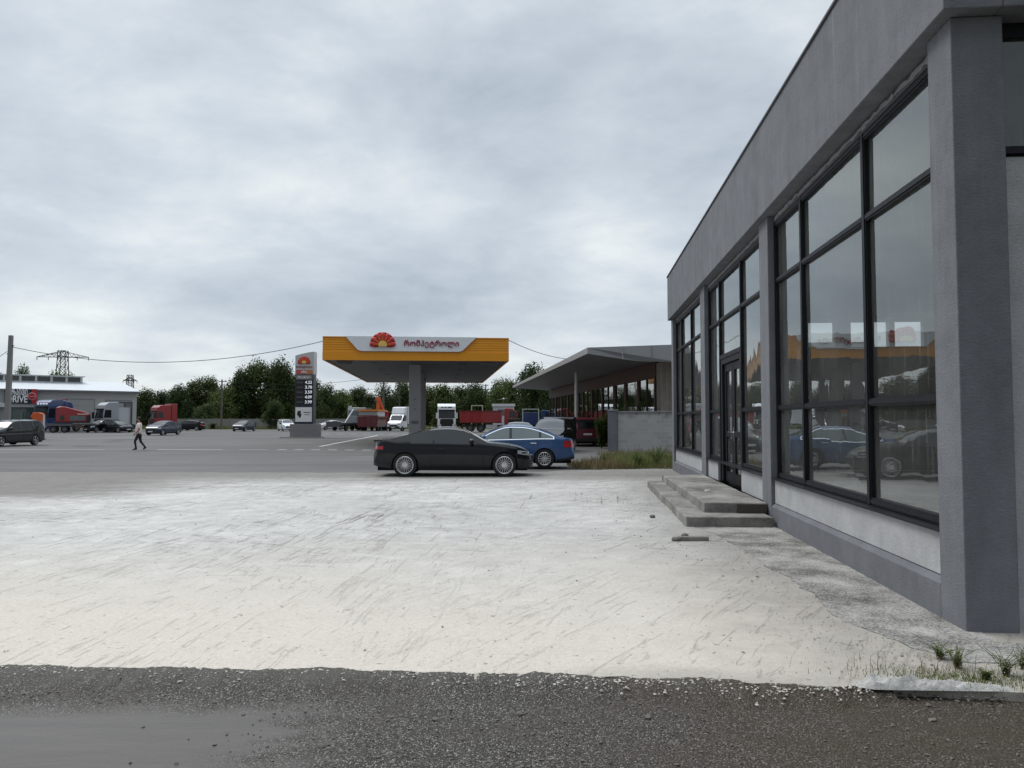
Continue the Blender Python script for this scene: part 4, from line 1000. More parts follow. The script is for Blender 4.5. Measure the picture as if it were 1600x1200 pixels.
def leafy(name, label, cat, loc, h, n, mat, seed, spread=.5, lsize=.05, stems=7, group=None):
    rr = random.Random(seed); t_ = thing(name, label, cat, loc, 0, group); m = MB(); sm = MB()
    for s_ in range(stems):
        az = rr.uniform(0, 6.3); ln = rr.uniform(.1, spread); hh = h*rr.uniform(.55, 1)
        pts = [Vector((math.cos(az)*ln*h*u*u+.03*rr.uniform(-1, 1), math.sin(az)*ln*h*u*u, hh*u)) for u in (0, .33, .66, 1)]
        sm.tube(pts, .0016 if h < .3 else .006 if h < 1 else .02, 4)
        for k in range(n//stems):
            u = rr.uniform(.12, 1.0); p = Vector((math.cos(az)*ln*h*u*u, math.sin(az)*ln*h*u*u, hh*u))
            la = rr.uniform(0, 6.3); L = lsize*rr.uniform(.7, 1.5)*(1.25-.6*u); dv = Vector((math.cos(la), math.sin(la), rr.uniform(-.1, .7))).normalized()
            sd = dv.cross(Vector((0, 0, 1))).normalized()*L*.28
            p = p+dv*L*.2
            m.add([p, p+dv*L*.5+sd, p+dv*L+Vector((0, 0, -L*.18)), p+dv*L*.5-sd], [(0, 1, 2, 3)])
    sm.build('stem', 'weed', t_); m.build('foliage', mat, t_, fix=False)
    return t_
leafy('shrub', 'bright green shrub standing behind the block wall before the shop windows', 'shrub', (6.75, 42.0, 0), 3.0, 4200, 'leaf_bright', 5, .42, .17, 24)
leafy('shrub', 'green leafy shrub left of the block wall pier', 'shrub', (5.15, 44.2, 0), 2.0, 2600, 'leaf_bright', 8, .22, .14, 26)
leafy('shrub', 'dark shrub in the gap between the red van and the pier', 'shrub', (5.75, 47.5, 0), 2.3, 2200, 'leaf_dark', 9, .22, .17, 20)
leafy('shrub', 'dark low shrub under the shop windows behind the red van', 'shrub', (4.9, 52, 0), 2.5, 1700, 'leaf_dark', 12, .5, .2, 20)
for k, (x_, y_, h_, lab) in enumerate([(5.05, 27.0, .75, 'tall green weed clump at the right end of the dry grass beside the grey building'), (4.35, 26.6, .6, 'green weed clump in the dry grass just left of the tallest clump'),
                                      (3.3, 27.2, .5, 'low yellowish weed clump in the dry grass behind the blue sedan'), (5.6, 29.5, .7, 'green weed clump growing close against the block wall')]):
    leafy('weed', lab, 'weed', (x_, y_, -.03), h_, 520, 'weed', 80+k, .7, .07, 26, 'weed clumps before the block wall')
for k, (px, py, h_, lab) in enumerate([(1497, 1044, .15, 'spiky green weed at the yard edge left of the leafy weed'), (1572, 1056, .17, 'tall leafy weed at the yard edge near the right border'), (1600, 1046, .16, 'leafy weed cut by the right border of the view'),
                                       (1470, 1030, .12, 'thin straggling weed with seed heads, leftmost at the yard edge'), (1541, 1062, .07, 'small low weed between the two taller weeds at the yard edge')]):
    p = at(px, py, 1); q = EYE/(EYE-p.z)
    leafy('weed', lab, 'weed', (p.x*q, q, 0), h_, 300, 'weed', 60+k, 1.0, .019, 18, 'weeds at the corner of the building')
m = MB(); rr = random.Random(4)
for i in range(1500):
    x_ = rr.gauss(2.85, .28); y_ = 4.95+rr.gauss(0, .1)+(2.9-x_)*.12
    blade(m, x_, y_, 0, rr.uniform(.008, .026), .0025, rr.uniform(.2, 1.5), rr.uniform(0, 6.3), rr)
tag(m.build('ground_cover', 'weed', fix=False, kind='stuff'), 'low green ground cover round the weeds at the yard edge', 'weeds')
m = MB(); rr = random.Random(44)
for i in range(170):
    x_ = rr.gauss(2.8, .33); y_ = 4.98+rr.gauss(0, .13)+(2.9-x_)*.12
    blade(m, x_, y_, 0, rr.uniform(.04, .13), .0018, rr.uniform(.2, 1.1), rr.uniform(0, 6.3), rr)
tag(m.build('dead_straw', 'drygrass', fix=False, kind='stuff'), 'dead straw stalks among the weeds at the yard edge', 'grass')
leafy('shrub', 'rounded dry bush in front of the concrete fence', 'shrub', (at(332, 660, 129).x, 129, 0), 1.1, 500, 'leaf_mid', 15, .8, .3, 16)
m = MB(); rr = random.Random(14)
for i in range(5000):
    x_ = rr.uniform(-70, -14); y_ = 131+rr.uniform(-2, 3); blade(m, x_, y_, -.1, rr.uniform(.2, .8), .05, .4, rr.uniform(0, 6.3), rr)
tag(m.build('verge_grass', 'weed', fix=False, kind='stuff'), 'green grass verge along the foot of the fence and trees', 'grass')

# ------------------------------------------------------------------ cars
def make_wheel(parent, x, y, r, wd, side, spokes, rimr, nm='wheel', rim='alloy', thick=.016):
    t = wd/2
    w_ = MB().lathe([(-t*.9, rimr), (-t, rimr+.02), (-t, r-.03), (-t*.8, r), (t*.8, r), (t, r-.03), (t, rimr+.02), (t*.9, rimr)], 32).build(nm, 'rubber', parent, smooth=40, loc=(x, y, r))
    f = side*t
    m = MB().lathe([(f*.98, rimr*1.03), (f*1.03, rimr*.99), (f*.95, rimr*.92), (f*.3, rimr*.9)], 32)
    m.lathe([(f*.98, .001), (f*1.0, rimr*.13), (f*.9, rimr*.30), (f*.6, rimr*.32)], 20)
    for i in range(spokes):
        a = 2*PI*i/spokes; c, s_ = math.cos(a), math.sin(a)
        m.bar((c*rimr*.25, f*.86, s_*rimr*.25), (c*rimr*.95, f*.97, s_*rimr*.95), thick, 4, thick*.9)
    m.build('rim', rim, w_, smooth=40)
    MB().lathe([(f*.35, .001), (f*.35, rimr*.9)], 24).build('brake_disc', 'darkwell', w_)
    return w_
def car(name, label, loc, rz, sp, pnt, glass='carglass', cat='car', group=None, detail=True):
    c_ = thing(name, label, cat, (loc[0], loc[1], loc[2] if len(loc) > 2 else 0), rz, group)
    top, belt, hw = smooth_curve(sp['top']), smooth_curve(sp['belt']), smooth_curve(sp['hw'])
    xr, xf, r, sill, inset = sp['xr'], sp['xf'], sp['r'], sp.get('sill', .2), sp.get('inset', .52)
    x0, x1 = sp['top'][0][0], sp['top'][-1][0]; ra = r*1.13
    bot = smooth_curve([(x0, sill+.12), (x0+.45, sill+.03), (0, sill), (x1-.5, sill+.0), (x1, sill+.06)])
    xs = set([x0+(x1-x0)*i/64 for i in range(65)]+[x0+.01, x0+.03, x1-.03, x1-.01])
    for xw in (xr, xf):
        xs = {q for q in xs if abs(q-xw) > ra+.02}
        xs |= {xw+ra*math.cos(PI*i/16) for i in range(17)} | {xw-ra-.006, xw+ra+.006}
    xs = sorted(xs)
    def zbot(x):
        z = bot(x)
        for xw in (xr, xf):
            if abs(x-xw) <= ra: z = max(z, r+math.sqrt(max(0, ra*ra-(x-xw)**2)))
        return z
    def zb(x): return min(belt(x), top(x)-.012)
    def ybelt(x): return hw(x)*.965
    def ysurf(x, z):
        b_ = zb(x)
        if z <= b_:
            u = (z-sill)/max(.05, b_-sill); u = max(0, min(1, u))
            pr = interp([(0, .915), (.10, .962), (.25, .970), (.42, .984), (.60, 1.0), (.68, .998), (.74, .978), (.80, .974), (1, .962)], u)
            flare = sum(.022*math.exp(-((x-xw)/.42)**2)*math.exp(-((z-r*1.1)/.35)**2) for xw in (xr, xf))
            return hw(x)*pr+flare
        return ybelt(x)-inset*(z-b_)
    def rail(x): h = max(0, top(x)-zb(x)); return ybelt(x)-inset*h*.9, zb(x)+.9*h
    def topz(x, f): yr, zr = rail(x); return zr+(top(x)-zr)*(1-abs(f)**2.6)
    rows = []
    for x in xs:
        sec = []; z0, b_ = zbot(x), zb(x); z0 = min(z0, b_-.03)
        for u in (0, .1, .25, .42, .58, .68, .74, .80, .9, 1.0): z = z0+(b_-z0)*u; sec.append((x, ysurf(x, z), z))
        yr, zr = rail(x)
        for u in (.35, .7, 1.0): z = b_+(zr-b_)*u; sec.append((x, ysurf(x, z), z))
        for f in (.93, .8, .55, .28): sec.append((x, yr*f, topz(x, f)))
        full = sec+[(x, 0, top(x))]+[(a, -b2, c2) for a, b2, c2 in reversed(sec)]
        rows.append(full)
    m = MB().grid(rows)
    m.add(rows[0], [tuple(range(len(rows[0])))]); m.add(rows[-1], [tuple(range(len(rows[-1])))[::-1]])
    m.build('body', pnt, c_, smooth=32)
    wmin = hw(0)
    MB().box(x0+.12, x1-.15, -wmin+.27, wmin-.27, sill-.04, min(.62, top(x0+.2)-.1)).build('underbody', 'darkwell', c_)
    MB().box(xr-ra, xr+ra, -wmin+.05, wmin-.05, r*1.55, r*2.05).box(xf-ra, xf+ra, -wmin+.05, wmin-.05, r*1.5, r*1.98).build('wheel_liner', 'darkwell', c_)
    yw = sp.get('track', wmin-.115)
    for xw in (xr, xf):
        for s_ in (-1, 1): make_wheel(c_, xw, s_*yw, r, sp.get('tyre', .215), s_, sp.get('spokes', 10), sp.get('rimr', r*.68), thick=sp.get('thick', .02))
    def side_patch(nm, mat, xa, xb, lo, hi, off, n=14, nz=5, sides=(-1, 1), parent=c_, one=False):
        out = None; mm = MB()
        for s_ in sides:
            if not one: mm = MB()
            rows_ = []
            for i in range(n+1):
                x = xa+(xb-xa)*i/n; a, b2 = lo(x), hi(x)
                if b2 < a: b2 = a
                rows_.append([(x, s_*(ysurf(x, a+(b2-a)*j/nz)+off), a+(b2-a)*j/nz) for j in range(nz+1)])
            mm.grid(rows_)
            if not one: out = mm.build(nm, mat, parent, smooth=40)
        if one: out = mm.build(nm, mat, parent, smooth=40)
        return out
    K = lambda v_: (lambda x: v_)
    gl, gh = (lambda x: zb(x)+sp.get('glo', .03)), (lambda x: top(x)-sp.get('gtop', .10))
    for (a, b2) in sp['windows']:
        side_patch('side_window', 'sideglass' if glass == 'carglass' else glass, a, b2, gl, gh, .007, 18)
    if sp.get('chrome'):
        a, b2 = sp['windows'][0][0]-.03, sp['windows'][-1][1]+.03
        side_patch('window_trim', 'chrome', a, b2, lambda x: zb(x)+.005, lambda x: top(x)-sp.get('gtop', .1)+.022, .002, 40, one=True)
        side_patch('pillar_trim', 'trim', a+.05, b2-.05, lambda x: gl(x)+.001, lambda x: gh(x)-.001, .0045, 40, one=True)
    def top_patch(nm, mat, xa, xb, fr, off=.008, n=14):
        rows_ = []
        for i in range(n+1):
            x = xa+(xb-xa)*i/n; yr, zr = rail(x)
            sl = (top(x+.02)-top(x-.02))/.04; nl = math.sqrt(1+sl*sl)
            rows_.append([(x-off*sl/nl, yr*f, topz(x, f)+off/nl) for f in [fr*(-1+2*j/10) for j in range(11)]])
        MB().grid(rows_).build(nm, mat, c_, smooth=60)
    top_patch('windscreen', glass, *sp['ws'], .93)
    if 'rw' in sp: top_patch('rear_window', glass, *sp['rw'], .90)
    if 'hl' in sp:
        a, b2, lo, hi = sp['hl']; side_patch('headlight', 'headlight', a, b2, (lambda x: lo+(hi-lo)*.35*(1-(x-a)/(b2-a)) if hi > lo else lo), (lambda x: hi-.05*(x-a)/(b2-a)), .008, 10)
    if 'tl' in sp:
        a, b2, lo, hi = sp['tl']; side_patch('taillight', 'taillight', a, b2, K(lo), (lambda x: hi), .008, 10)
    for xd in sp.get('seams', []):
        side_patch('door_seam', 'darkwell', xd-.006, xd+.006, K(sill+.1), lambda x: zb(x)-.005, .0035, 1, 10, one=True)
    for xd in sp.get('handles', []):
        for s_ in (-1, 1):
            zh = zb(xd)-.13; MB().box(xd-.1, xd+.1, s_*(ysurf(xd, zh)+.012)-.014, s_*(ysurf(xd, zh)+.012)+.014, zh-.016, zh+.016).build('door_handle', sp.get('hmat', pnt), c_, bev=.006)
    xm = sp['mirror']
    for s_ in (-1, 1):
        y_ = ybelt(xm)+.12; mm = MB().blob((xm, s_*y_, zb(xm)+.12), .13, 1, 2, (.62, .95, .62), 0); mm.bar((xm+.02, s_*(y_-.16), zb(xm)+.02), (xm, s_*(y_-.04), zb(xm)+.08), .03, 6); mm.build('mirror', sp.get('mmat', 'trim'), c_, smooth=60)
    gz = sp.get('grille', (.42, .68, .5)); MB().box(x1-.06, x1+.012, -gz[2], gz[2], gz[0], gz[1]).build('grille', 'trim', c_, bev=.01)
    MB().box(x1-.03, x1+.03, -.26, .26, gz[0]-.08, gz[0]+.03).build('number_plate', 'plate', c_)
    zpl = sp.get('rplate', .68); MB().box(x0-.015, x0+.04, -.26, .26, zpl, zpl+.11).build('number_plate', 'plate', c_)
    side_patch('sill_trim', 'trim', x0+.02, xr-ra-.03, lambda x: bot(x)-.002, lambda x: bot(x)+.09, .004, 10)
    side_patch('sill_trim', 'trim', xr+ra+.03, xf-ra-.03, lambda x: bot(x)-.002, lambda x: bot(x)+.06, .004, 10)
    c_['_'] = 0; del c_['_']
    c_fn = dict(side=side_patch, top=top_patch, zb=zb, topf=top, ysurf=ysurf, hw=hw)
    return c_, c_fn
COUPE = dict(top=[(-2.24, .60), (-2.20, .90), (-2.12, 1.0), (-1.95, 1.03), (-1.6, 1.115), (-1.0, 1.29), (-.45, 1.39), (-.1, 1.405), (.25, 1.37), (.65, 1.215), (1.05, 1.0), (1.35, .955), (1.75, .90), (2.1, .80), (2.28, .66), (2.36, .45)],
             belt=[(-2.24, .58), (-2.1, .88), (-1.5, .93), (-.5, .925), (.6, .90), (1.2, .87), (1.75, .80), (2.1, .70), (2.28, .58), (2.36, .42)],
             hw=[(-2.24, .62), (-2.17, .74), (-1.95, .84), (-1.4, .905), (0, .90), (1.5, .905), (1.95, .83), (2.2, .70), (2.31, .55), (2.36, .42)],
             xr=-1.30, xf=1.55, r=.338, sill=.21, rimr=.245, spokes=20, thick=.0095, windows=[(-1.15, -.50), (-.46, .72)], ws=(.30, 1.02), rw=(-1.75, -.62),
             hl=(1.93, 2.26, .60, .76), tl=(-2.2, -1.93, .78, .88), seams=[-.55, .95], handles=[-.30], mirror=.62, mmat='black_paint', inset=.58, gtop=.085, rplate=.5, grille=(.34, .60, .38), sill_=0)
cp, fn = car('coupe', 'black two door coupe with silver multi spoke wheels on the pale yard', (-1.77, 22.95), 0, COUPE, 'black_paint')
fn['side']('headlight_lens', 'darkwell', 2.05, 2.2, lambda x: .66, lambda x: .70, .011, 4, 2)
# small lip spoiler on the boot
MB().prism([(-2.22, .99), (-2.0, 1.035), (-2.02, 1.05), (-2.25, 1.045)], -.62, .62, 'y').build('spoiler', 'black_paint', cp)
fn['side']('bumper_vent', 'trim', 2.08, 2.32, lambda x: .30, lambda x: .48, .006, 8, 3)
fn['side']('beltline_trim', 'trim', -1.15, .78, lambda x: fn['zb'](x)+.012, lambda x: fn['zb'](x)+.024, .009, 30, 1)
SEDAN = dict(top=[(-2.45, .50), (-2.42, .86), (-2.33, .97), (-2.15, 1.01), (-1.95, 1.06), (-1.5, 1.25), (-1.0, 1.41), (-.55, 1.465), (-.1, 1.45), (.35, 1.29), (.85, 1.05), (1.4, .985), (2.0, .86), (2.3, .68), (2.4, .48)],
             belt=[(-2.45, .48), (-2.35, .86), (-2.0, .95), (-1.4, .975), (-.5, .955), (.7, .925), (1.4, .88), (2.0, .76), (2.3, .60), (2.4, .45)],
             hw=[(-2.45, .60), (-2.38, .73), (-2.15, .83), (-1.5, .89), (0, .89), (1.4, .89), (1.95, .82), (2.2, .70), (2.33, .55), (2.4, .42)],
             xr=-1.42, xf=1.35, r=.325, sill=.2, rimr=.215, spokes=14, thick=.017, windows=[(-1.72, -1.32), (-1.24, -.33), (-.24, .75)], ws=(.0, .82), rw=(-1.9, -1.05), chrome=True,
             hl=(1.95, 2.3, .58, .76), tl=(-2.42, -2.06, .70, .92), seams=[-1.2, -.28, .85], handles=[-1.05, -.1], hmat='chrome', mirror=.62, mmat='blue_paint', inset=.56, gtop=.10)
car('sedan', 'blue four door sedan with chrome window trim parked behind the black coupe', (-.33, 26.75), PI, SEDAN, 'blue_paint', 'clearglass')
HATCH = dict(top=[(-2.1, .5), (-2.07, .95), (-1.95, 1.12), (-1.5, 1.30), (-.8, 1.46), (-.1, 1.49), (.4, 1.38), (1.15, 1.06), (1.5, .98), (1.9, .84), (2.1, .66), (2.17, .45)],
             belt=[(-2.1, .48), (-2.0, .95), (-1.2, .98), (0, .93), (1.1, .90), (1.6, .80), (2.0, .68), (2.17, .42)],
             hw=[(-2.1, .62), (-2.0, .76), (-1.5, .86), (0, .87), (1.3, .87), (1.8, .80), (2.05, .66), (2.17, .48)],
             xr=-1.3, xf=1.35, r=.31, windows=[(-1.7, -.95), (-.88, -.05), (.02, 1.1)], ws=(.30, 1.12), rw=(-1.95, -1.0), hl=(1.6, 2.02, .64, .82), tl=(-2.08, -1.85, .72, .98), seams=[-.92, -.02, 1.05], handles=[-.75, .2], mirror=.85, inset=.52, spokes=7)
WAGON = dict(top=[(-2.3, .5), (-2.27, 1.0), (-2.15, 1.32), (-1.9, 1.53), (-1.0, 1.61), (-.1, 1.60), (.3, 1.52), (1.0, 1.11), (1.4, 1.01), (1.9, .88), (2.15, .68), (2.25, .45)],
             belt=[(-2.3, .48), (-2.2, .96), (-1.0, .98), (0, .95), (1.0, .93), (1.6, .84), (2.0, .70), (2.25, .42)],
             hw=[(-2.3, .72), (-2.2, .80), (-1.7, .87), (0, .88), (1.4, .88), (1.9, .80), (2.15, .66), (2.25, .5)],
             xr=-1.35, xf=1.4, r=.32, windows=[(-2.05, -1.25), (-1.17, -.32), (-.24, 1.0)], ws=(.22, .98), rw=(-2.24, -1.98), hl=(1.65, 2.1, .62, .82), tl=(-2.28, -2.08, .85, 1.25), seams=[-1.2, -.28, .95], handles=[-1.05, -.05], mirror=.75, inset=.42, spokes=5, thick=.03)
VAN = dict(top=[(-2.3, .5), (-2.28, 1.05), (-2.2, 1.45), (-2.08, 1.64), (-1.2, 1.70), (.2, 1.69), (.55, 1.6), (1.25, 1.14), (1.6, 1.03), (2.05, .86), (2.25, .62), (2.3, .45)],
           belt=[(-2.3, .48), (-2.25, 1.02), (-1.0, 1.04), (0, 1.02), (1.2, .98), (1.7, .86), (2.1, .70), (2.3, .42)],
           hw=[(-2.3, .76), (-2.22, .82), (-1.7, .88), (0, .89), (1.5, .89), (1.95, .80), (2.2, .66), (2.3, .5)],
           xr=-1.35, xf=1.45, r=.33, windows=[(-2.0, -1.1), (-1.02, -.1), (-.02, 1.15)], ws=(.48, 1.24), rw=(-2.27, -2.1), hl=(1.7, 2.15, .66, .86), tl=(-2.28, -2.1, .9, 1.3), seams=[-1.06, -.06, 1.0], handles=[-.9, .1], mirror=.9, inset=.36, spokes=7)
def hd(dx, dy): return math.atan2(dy, dx)
def hv(px, lat, away):
    """heading of something seen at this pixel column: lat = share of its length seen side on, away = share pointing from us"""
    v_ = Vector(((px-800)/1200, 1)).normalized(); l_ = Vector((v_.y, -v_.x)); q = l_*lat+v_*away; return math.atan2(q.y, q.x)
car('estate_car', 'dark green estate car with five spoke wheels at the left edge', (-31.75, 48.4), hv(25, -.66, -.75), WAGON, 'darkgreen_paint')
car('hatchback', 'dark blue hatchback facing the camera behind the walking man', (-36.5, 80.6), hv(250, -.57, -.82), dict(HATCH, spokes=5, thick=.03), 'navy_paint')
car('hatchback', 'small dark car alone before the concrete fence near the thin pole', (-36.9, 106), hv(383, -.45, -.9), dict(HATCH, spokes=5, thick=.03), 'navy_paint')
car('hatchback', 'black car half hidden behind the dark blue hatchback', (-46.6, 111), hv(288, -.9, .3), HATCH, 'black_paint')
car('people_carrier', 'dark people carrier with broad pale windscreen behind the blue sedan', (2.15, 39.9), hd(-.25, -.97), dict(VAN, ws=(.46, 1.27)), 'black_paint')
rv, fv = car('people_carrier', 'red people carrier seen from behind next to the green shrubs', (4.62, 49.2), PI/2, VAN, 'maroon_paint')
MB().box(-2.305, -2.25, -.62, .62, 1.08, 1.5).build('rear_glass', 'carglass', rv, bev=.02); MB().box(-2.34, -2.2, -.75, .75, .28, .5).build('bumper', 'trim', rv, bev=.02)
car('hatchback', 'grey hatchback whose roof shows over the blue sedan', (.42, 47.5), PI/2, HATCH, 'grey_paint')
car('estate_car', 'black estate car parked beside the loaded trailer before the warehouse', (at(160, 655, 97).x, 97, 0), hv(160, -.8, -.6), WAGON, 'black_paint')
car('hatchback', 'black hatchback standing right of the black estate car by the warehouse', (at(183, 655, 96).x, 96, 0), hv(183, .6, -.8), HATCH, 'black_paint')
car('estate_car', 'white estate car partly hidden behind the left side of the price totem', (-32.0, 109), hv(452, .2, -.98), WAGON, 'white_paint')
car('hatchback', 'white hatchback in the distance between the price totem and flatbed truck', (-27.6, 117), hd(-.7, -.7), HATCH, 'white_paint')

# ------------------------------------------------------------------ lorries
def lorry_wheel(parent, x, s_, W, r=.5, wd=.3): make_wheel(parent, x, s_*(W/2-wd/2-.02), r, wd, s_, 6, r*.55, rim='steel', thick=.05)
def cab(t_, pnt, L=2.2, W=2.5, H=3.6, x=0.0, z0=.42, fairing=True, lights=False, trim='trim', nm='cab'):
    """x = front of the cab"""
    hw_ = H-.95 if fairing else H-.25
    prof = [(x-L, .95), (x-L, H-.12), (x-L+.15, H), (x-.75, H-.06), (x-.34, H-.42), (x-.26, hw_), (x-.05, 1.72), (x, 1.55), (x+.02, .9), (x-.03, z0), (x-.55, z0), (x-.55, .95)]
    c = MB().prism(prof, -W/2, W/2, 'y').build(nm, pnt, t_, bev=.07, seg=3)
    g = .012; a, b = (x-.055, 1.78), (x-.255, hw_-.05)
    MB().prism([(a[0]+.01, a[1]), (a[0]+.035, a[1]), (b[0]+.035, b[1]), (b[0]+.01, b[1])], -W/2+.14, W/2-.14, 'y').build('windscreen', 'carglass', c)
    for s_ in (-1, 1):
        MB().prism([(x-1.15, 1.85), (x-.22, 1.85), (x-.38, hw_-.1), (x-1.15, hw_-.1)], s_*(W/2-.01), s_*(W/2+.012), 'y').build('side_window', 'carglass', c)
        MB().box(x-.02, x+.2, s_*(W/2+.03), s_*(W/2+.25), 1.75, 2.55).bar((x-.1, s_*(W/2-.02), 2.5), (x+.08, s_*(W/2+.1), 2.5), .03).build('mirror', trim, c)
        MB().box(x-.04, x+.05, s_*(W/2-.12)-.16, s_*(W/2-.12)+.10, .68, .92).build('headlight', 'headlight', c, bev=.02)
        MB().lathe([(-.16, .5), (.16, .5)], 20, c=(x-1.2, s_*(W/2-.18), .5)).build('wheel_arch', 'darkwell', c) if False else None
    m = MB().box(x+.005, x+.045, -W/2+.32, W/2-.32, .98, 1.66)
    m.build('grille', 'trim', c, bev=.01)
    MB().box(x-.2, x+.09, -W/2+.03, W/2-.03, .36, .64).build('bumper', trim if trim != 'trim' else pnt, c, bev=.04)
    MB().box(x+.085, x+.105, -.28, .28, .42, .54).build('number_plate', 'plate', c)
    MB().box(x-.30, x-.04, -W/2+.1, W/2-.1, hw_-.04, hw_+.08).build('sun_visor', 'trim', c)
    if lights: MB().box(x-.5, x-.3, -.75, -.45, H-.62, H-.46).box(x-.5, x-.3, -.3, .0, H-.62, H-.46).box(x-.5, x-.3, .15, .75, H-.62, H-.46).build('marker_light', 'trim', c)
    return c
def chassis(t_, x0, x1, W, axles, z=(.62, .92), r=.5):
    MB().box(x0, x1, -.45, .45, *z).box(x0+.3, x1-.3, -W/2+.15, W/2-.15, .70, .80).build('chassis', 'darkgrey', t_)
    for xa in axles:
        for s_ in (-1, 1): lorry_wheel(t_, xa, s_, W, r)
def pos(px, Y): return at(px, 655, Y).x
# white tractor unit facing us
t_ = thing('tractor_unit', 'white tractor unit with tall roof facing the camera right of the canopy column', 'lorry', (pos(698, 107), 107, 0), hd(.12, -1))
cab(t_, 'white_paint', 2.2, 2.5, 3.85, 0, lights=True, trim='white_paint'); chassis(t_, -5.8, -.6, 2.5, (-1.3, -4.7))
MB().box(.0, .055, -.78, .78, .5, 1.7).build('front_grille', 'trim', t_, bev=.02)
# white box van
t_ = thing('box_van', 'white box van with tall cargo body facing the camera left of the canopy column', 'van', (pos(618, 108), 107, 0), hv(618, -.42, -.91))
cv = MB().prism([(-2.2, .5), (-2.2, 2.35), (-1.35, 2.38), (-.95, 2.25), (-.42, 1.45), (.1, 1.22), (.3, 1.0), (.36, .42), (-.2, .42)], -.98, .98, 'y').build('cab', 'white_paint', t_, bev=.06, seg=3)
MB().prism([(-.93, 2.2), (-.90, 2.2), (-.40, 1.48), (-.43, 1.48)], -.84, .84, 'y').build('windscreen', 'carglass', cv)
for s_ in (-1, 1): MB().prism([(-1.9, 1.42), (-.6, 1.42), (-1.0, 2.2), (-1.9, 2.2)], s_*.975, s_*.992, 'y').build('side_window', 'carglass', cv); MB().box(.22, .38, s_*.8-.14, s_*.8+.14, .92, 1.1).build('headlight', 'headlight', cv); MB().box(-.55, -.4, s_*1.05, s_*1.28, 1.4, 1.85).build('mirror', 'trim', cv)
MB().box(.33, .385, -.6, .6, .72, .9).build('grille', 'trim', cv); MB().box(.2, .40, -.95, .95, .35, .66).build('bumper', 'trim', cv, bev=.03); MB().box(.40, .415, -.27, .27, .44, .56).build('number_plate', 'plate', cv)
MB().prism([(-2.15, 2.4), (-1.1, 2.4), (-1.45, 3.3), (-2.15, 3.4)], -.97, .97, 'y').build('wind_deflector', 'white_paint', t_, bev=.06)
MB().box(-1.62, -1.4, -.3, .3, 3.0, 3.12).build('roof_mark', 'darkgrey', t_)
MB().box(-6.6, -2.22, -1.1, 1.1, .95, 3.4).build('cargo_body', 'white_paint', t_, bev=.03)
for xa in (-.55, -4.9):
    for s_ in (-1, 1): make_wheel(t_, xa, s_*.88, .37, .22, s_, 6, .2, rim='steel', thick=.03)
# maroon tipper with its pale raised load behind
t_ = thing('tipper_truck', 'maroon skip lorry seen from behind between the flatbed and box van', 'lorry', (pos(580, 110), 110, 0), hd(.1, 1))
chassis(t_, -1.6, 5, 2.5, (-.6, .8, 4.2)); cab(t_, 'red_paint', 2.0, 2.45, 2.9, 6.2, fairing=False)
MB().prism([(-1.35, .55), (1.35, .55), (1.5, 1.5), (1.5, 2.0), (-1.5, 2.0), (-1.5, 1.5)], -1.9, 2.8, 'x').build('skip', 'maroon_paint', t_, bev=.04)
m = MB()
for q in (-1.2, -.4, .4, 1.2): m.box(-1.98, -1.9, q-.06, q+.06, .5, 2.05)
m.box(-2.0, -1.9, -1.55, 1.55, 2.05, 2.2); m.build('skip_ribs', 'darkred_paint', t_)
MB().box(-1.5, 2.4, -1.35, 1.35, 2.05, 2.75).build('pale_panels', 'lightgrey', t_, bev=.02)
MB().box(-1.9, 2.7, -1.48, 1.48, 2.78, 3.02).build('upper_rail', 'orange', t_)
# orange loader crane
t_ = thing('loader_crane', 'folded orange loader crane standing up behind the maroon skip lorry', 'crane', (pos(593, 116), 116, 0), 0)
MB().box(-1.3, 1.3, -1, 1, .5, 2.4).build('base', 'red_paint', t_, bev=.05)
MB().bar((-.3, 0, 2.2), (-.15, 0, 4.75), .34, 6, .26).bar((-.15, 0, 4.75), (.55, .25, 2.9), .26, 6, .2).bar((.55, .25, 2.9), (.75, .25, 2.3), .12, 6).box(-.45, .1, -.3, .3, 4.4, 5.0).build('boom', 'kiosk', t_)
MB().box(-4.5, -1.35, -.9, .9, 2.3, 3.3).build('operator_cabin', 'darkgrey', t_, bev=.06); MB().box(-4.6, -1.3, -1, 1, 1.9, 2.28).build('beam', 'orange', t_)
for xa in (-3, .8):
    for s_ in (-1, 1): make_wheel(t_, xa, s_*.9, .5, .3, s_, 6, .28, rim='steel', thick=.05)
# flatbed with a grey white box cab
t_ = thing('flatbed_truck', 'flatbed truck with dark low bed and pale box cab right of the price totem', 'lorry', (pos(545, 112), 112, 0), hd(.35, .94))
chassis(t_, -3.8, 3, 2.2, (-2.2, 2.4), r=.42); MB().box(-4, 1.2, -1.15, 1.15, .95, 1.15).box(-4.05, -3.95, -1.15, 1.15, .55, 1.3).build('flatbed', 'darkgrey', t_)
cb_ = MB().prism([(1.3, .8), (1.3, 3.35), (3.0, 3.4), (3.5, 2.1), (3.6, .6), (2, .6)], -1.05, 1.05, 'y').build('cab', 'silver_paint', t_, bev=.06)
MB().box(1.27, 1.297, -.95, .95, 1.25, 2.05).build('rear_panel', 'grey_paint', cb_); MB().box(1.26, 1.296, -.85, .85, 2.2, 2.9).build('rear_window', 'clearglass', cb_)
MB().bar((-1.5, -.3, 1.1), (.9, -.2, 3.1), .09, 6).box(-.2, .2, -.4, 0, 3.0, 3.6).build('crane_arm', 'lightgrey', t_)
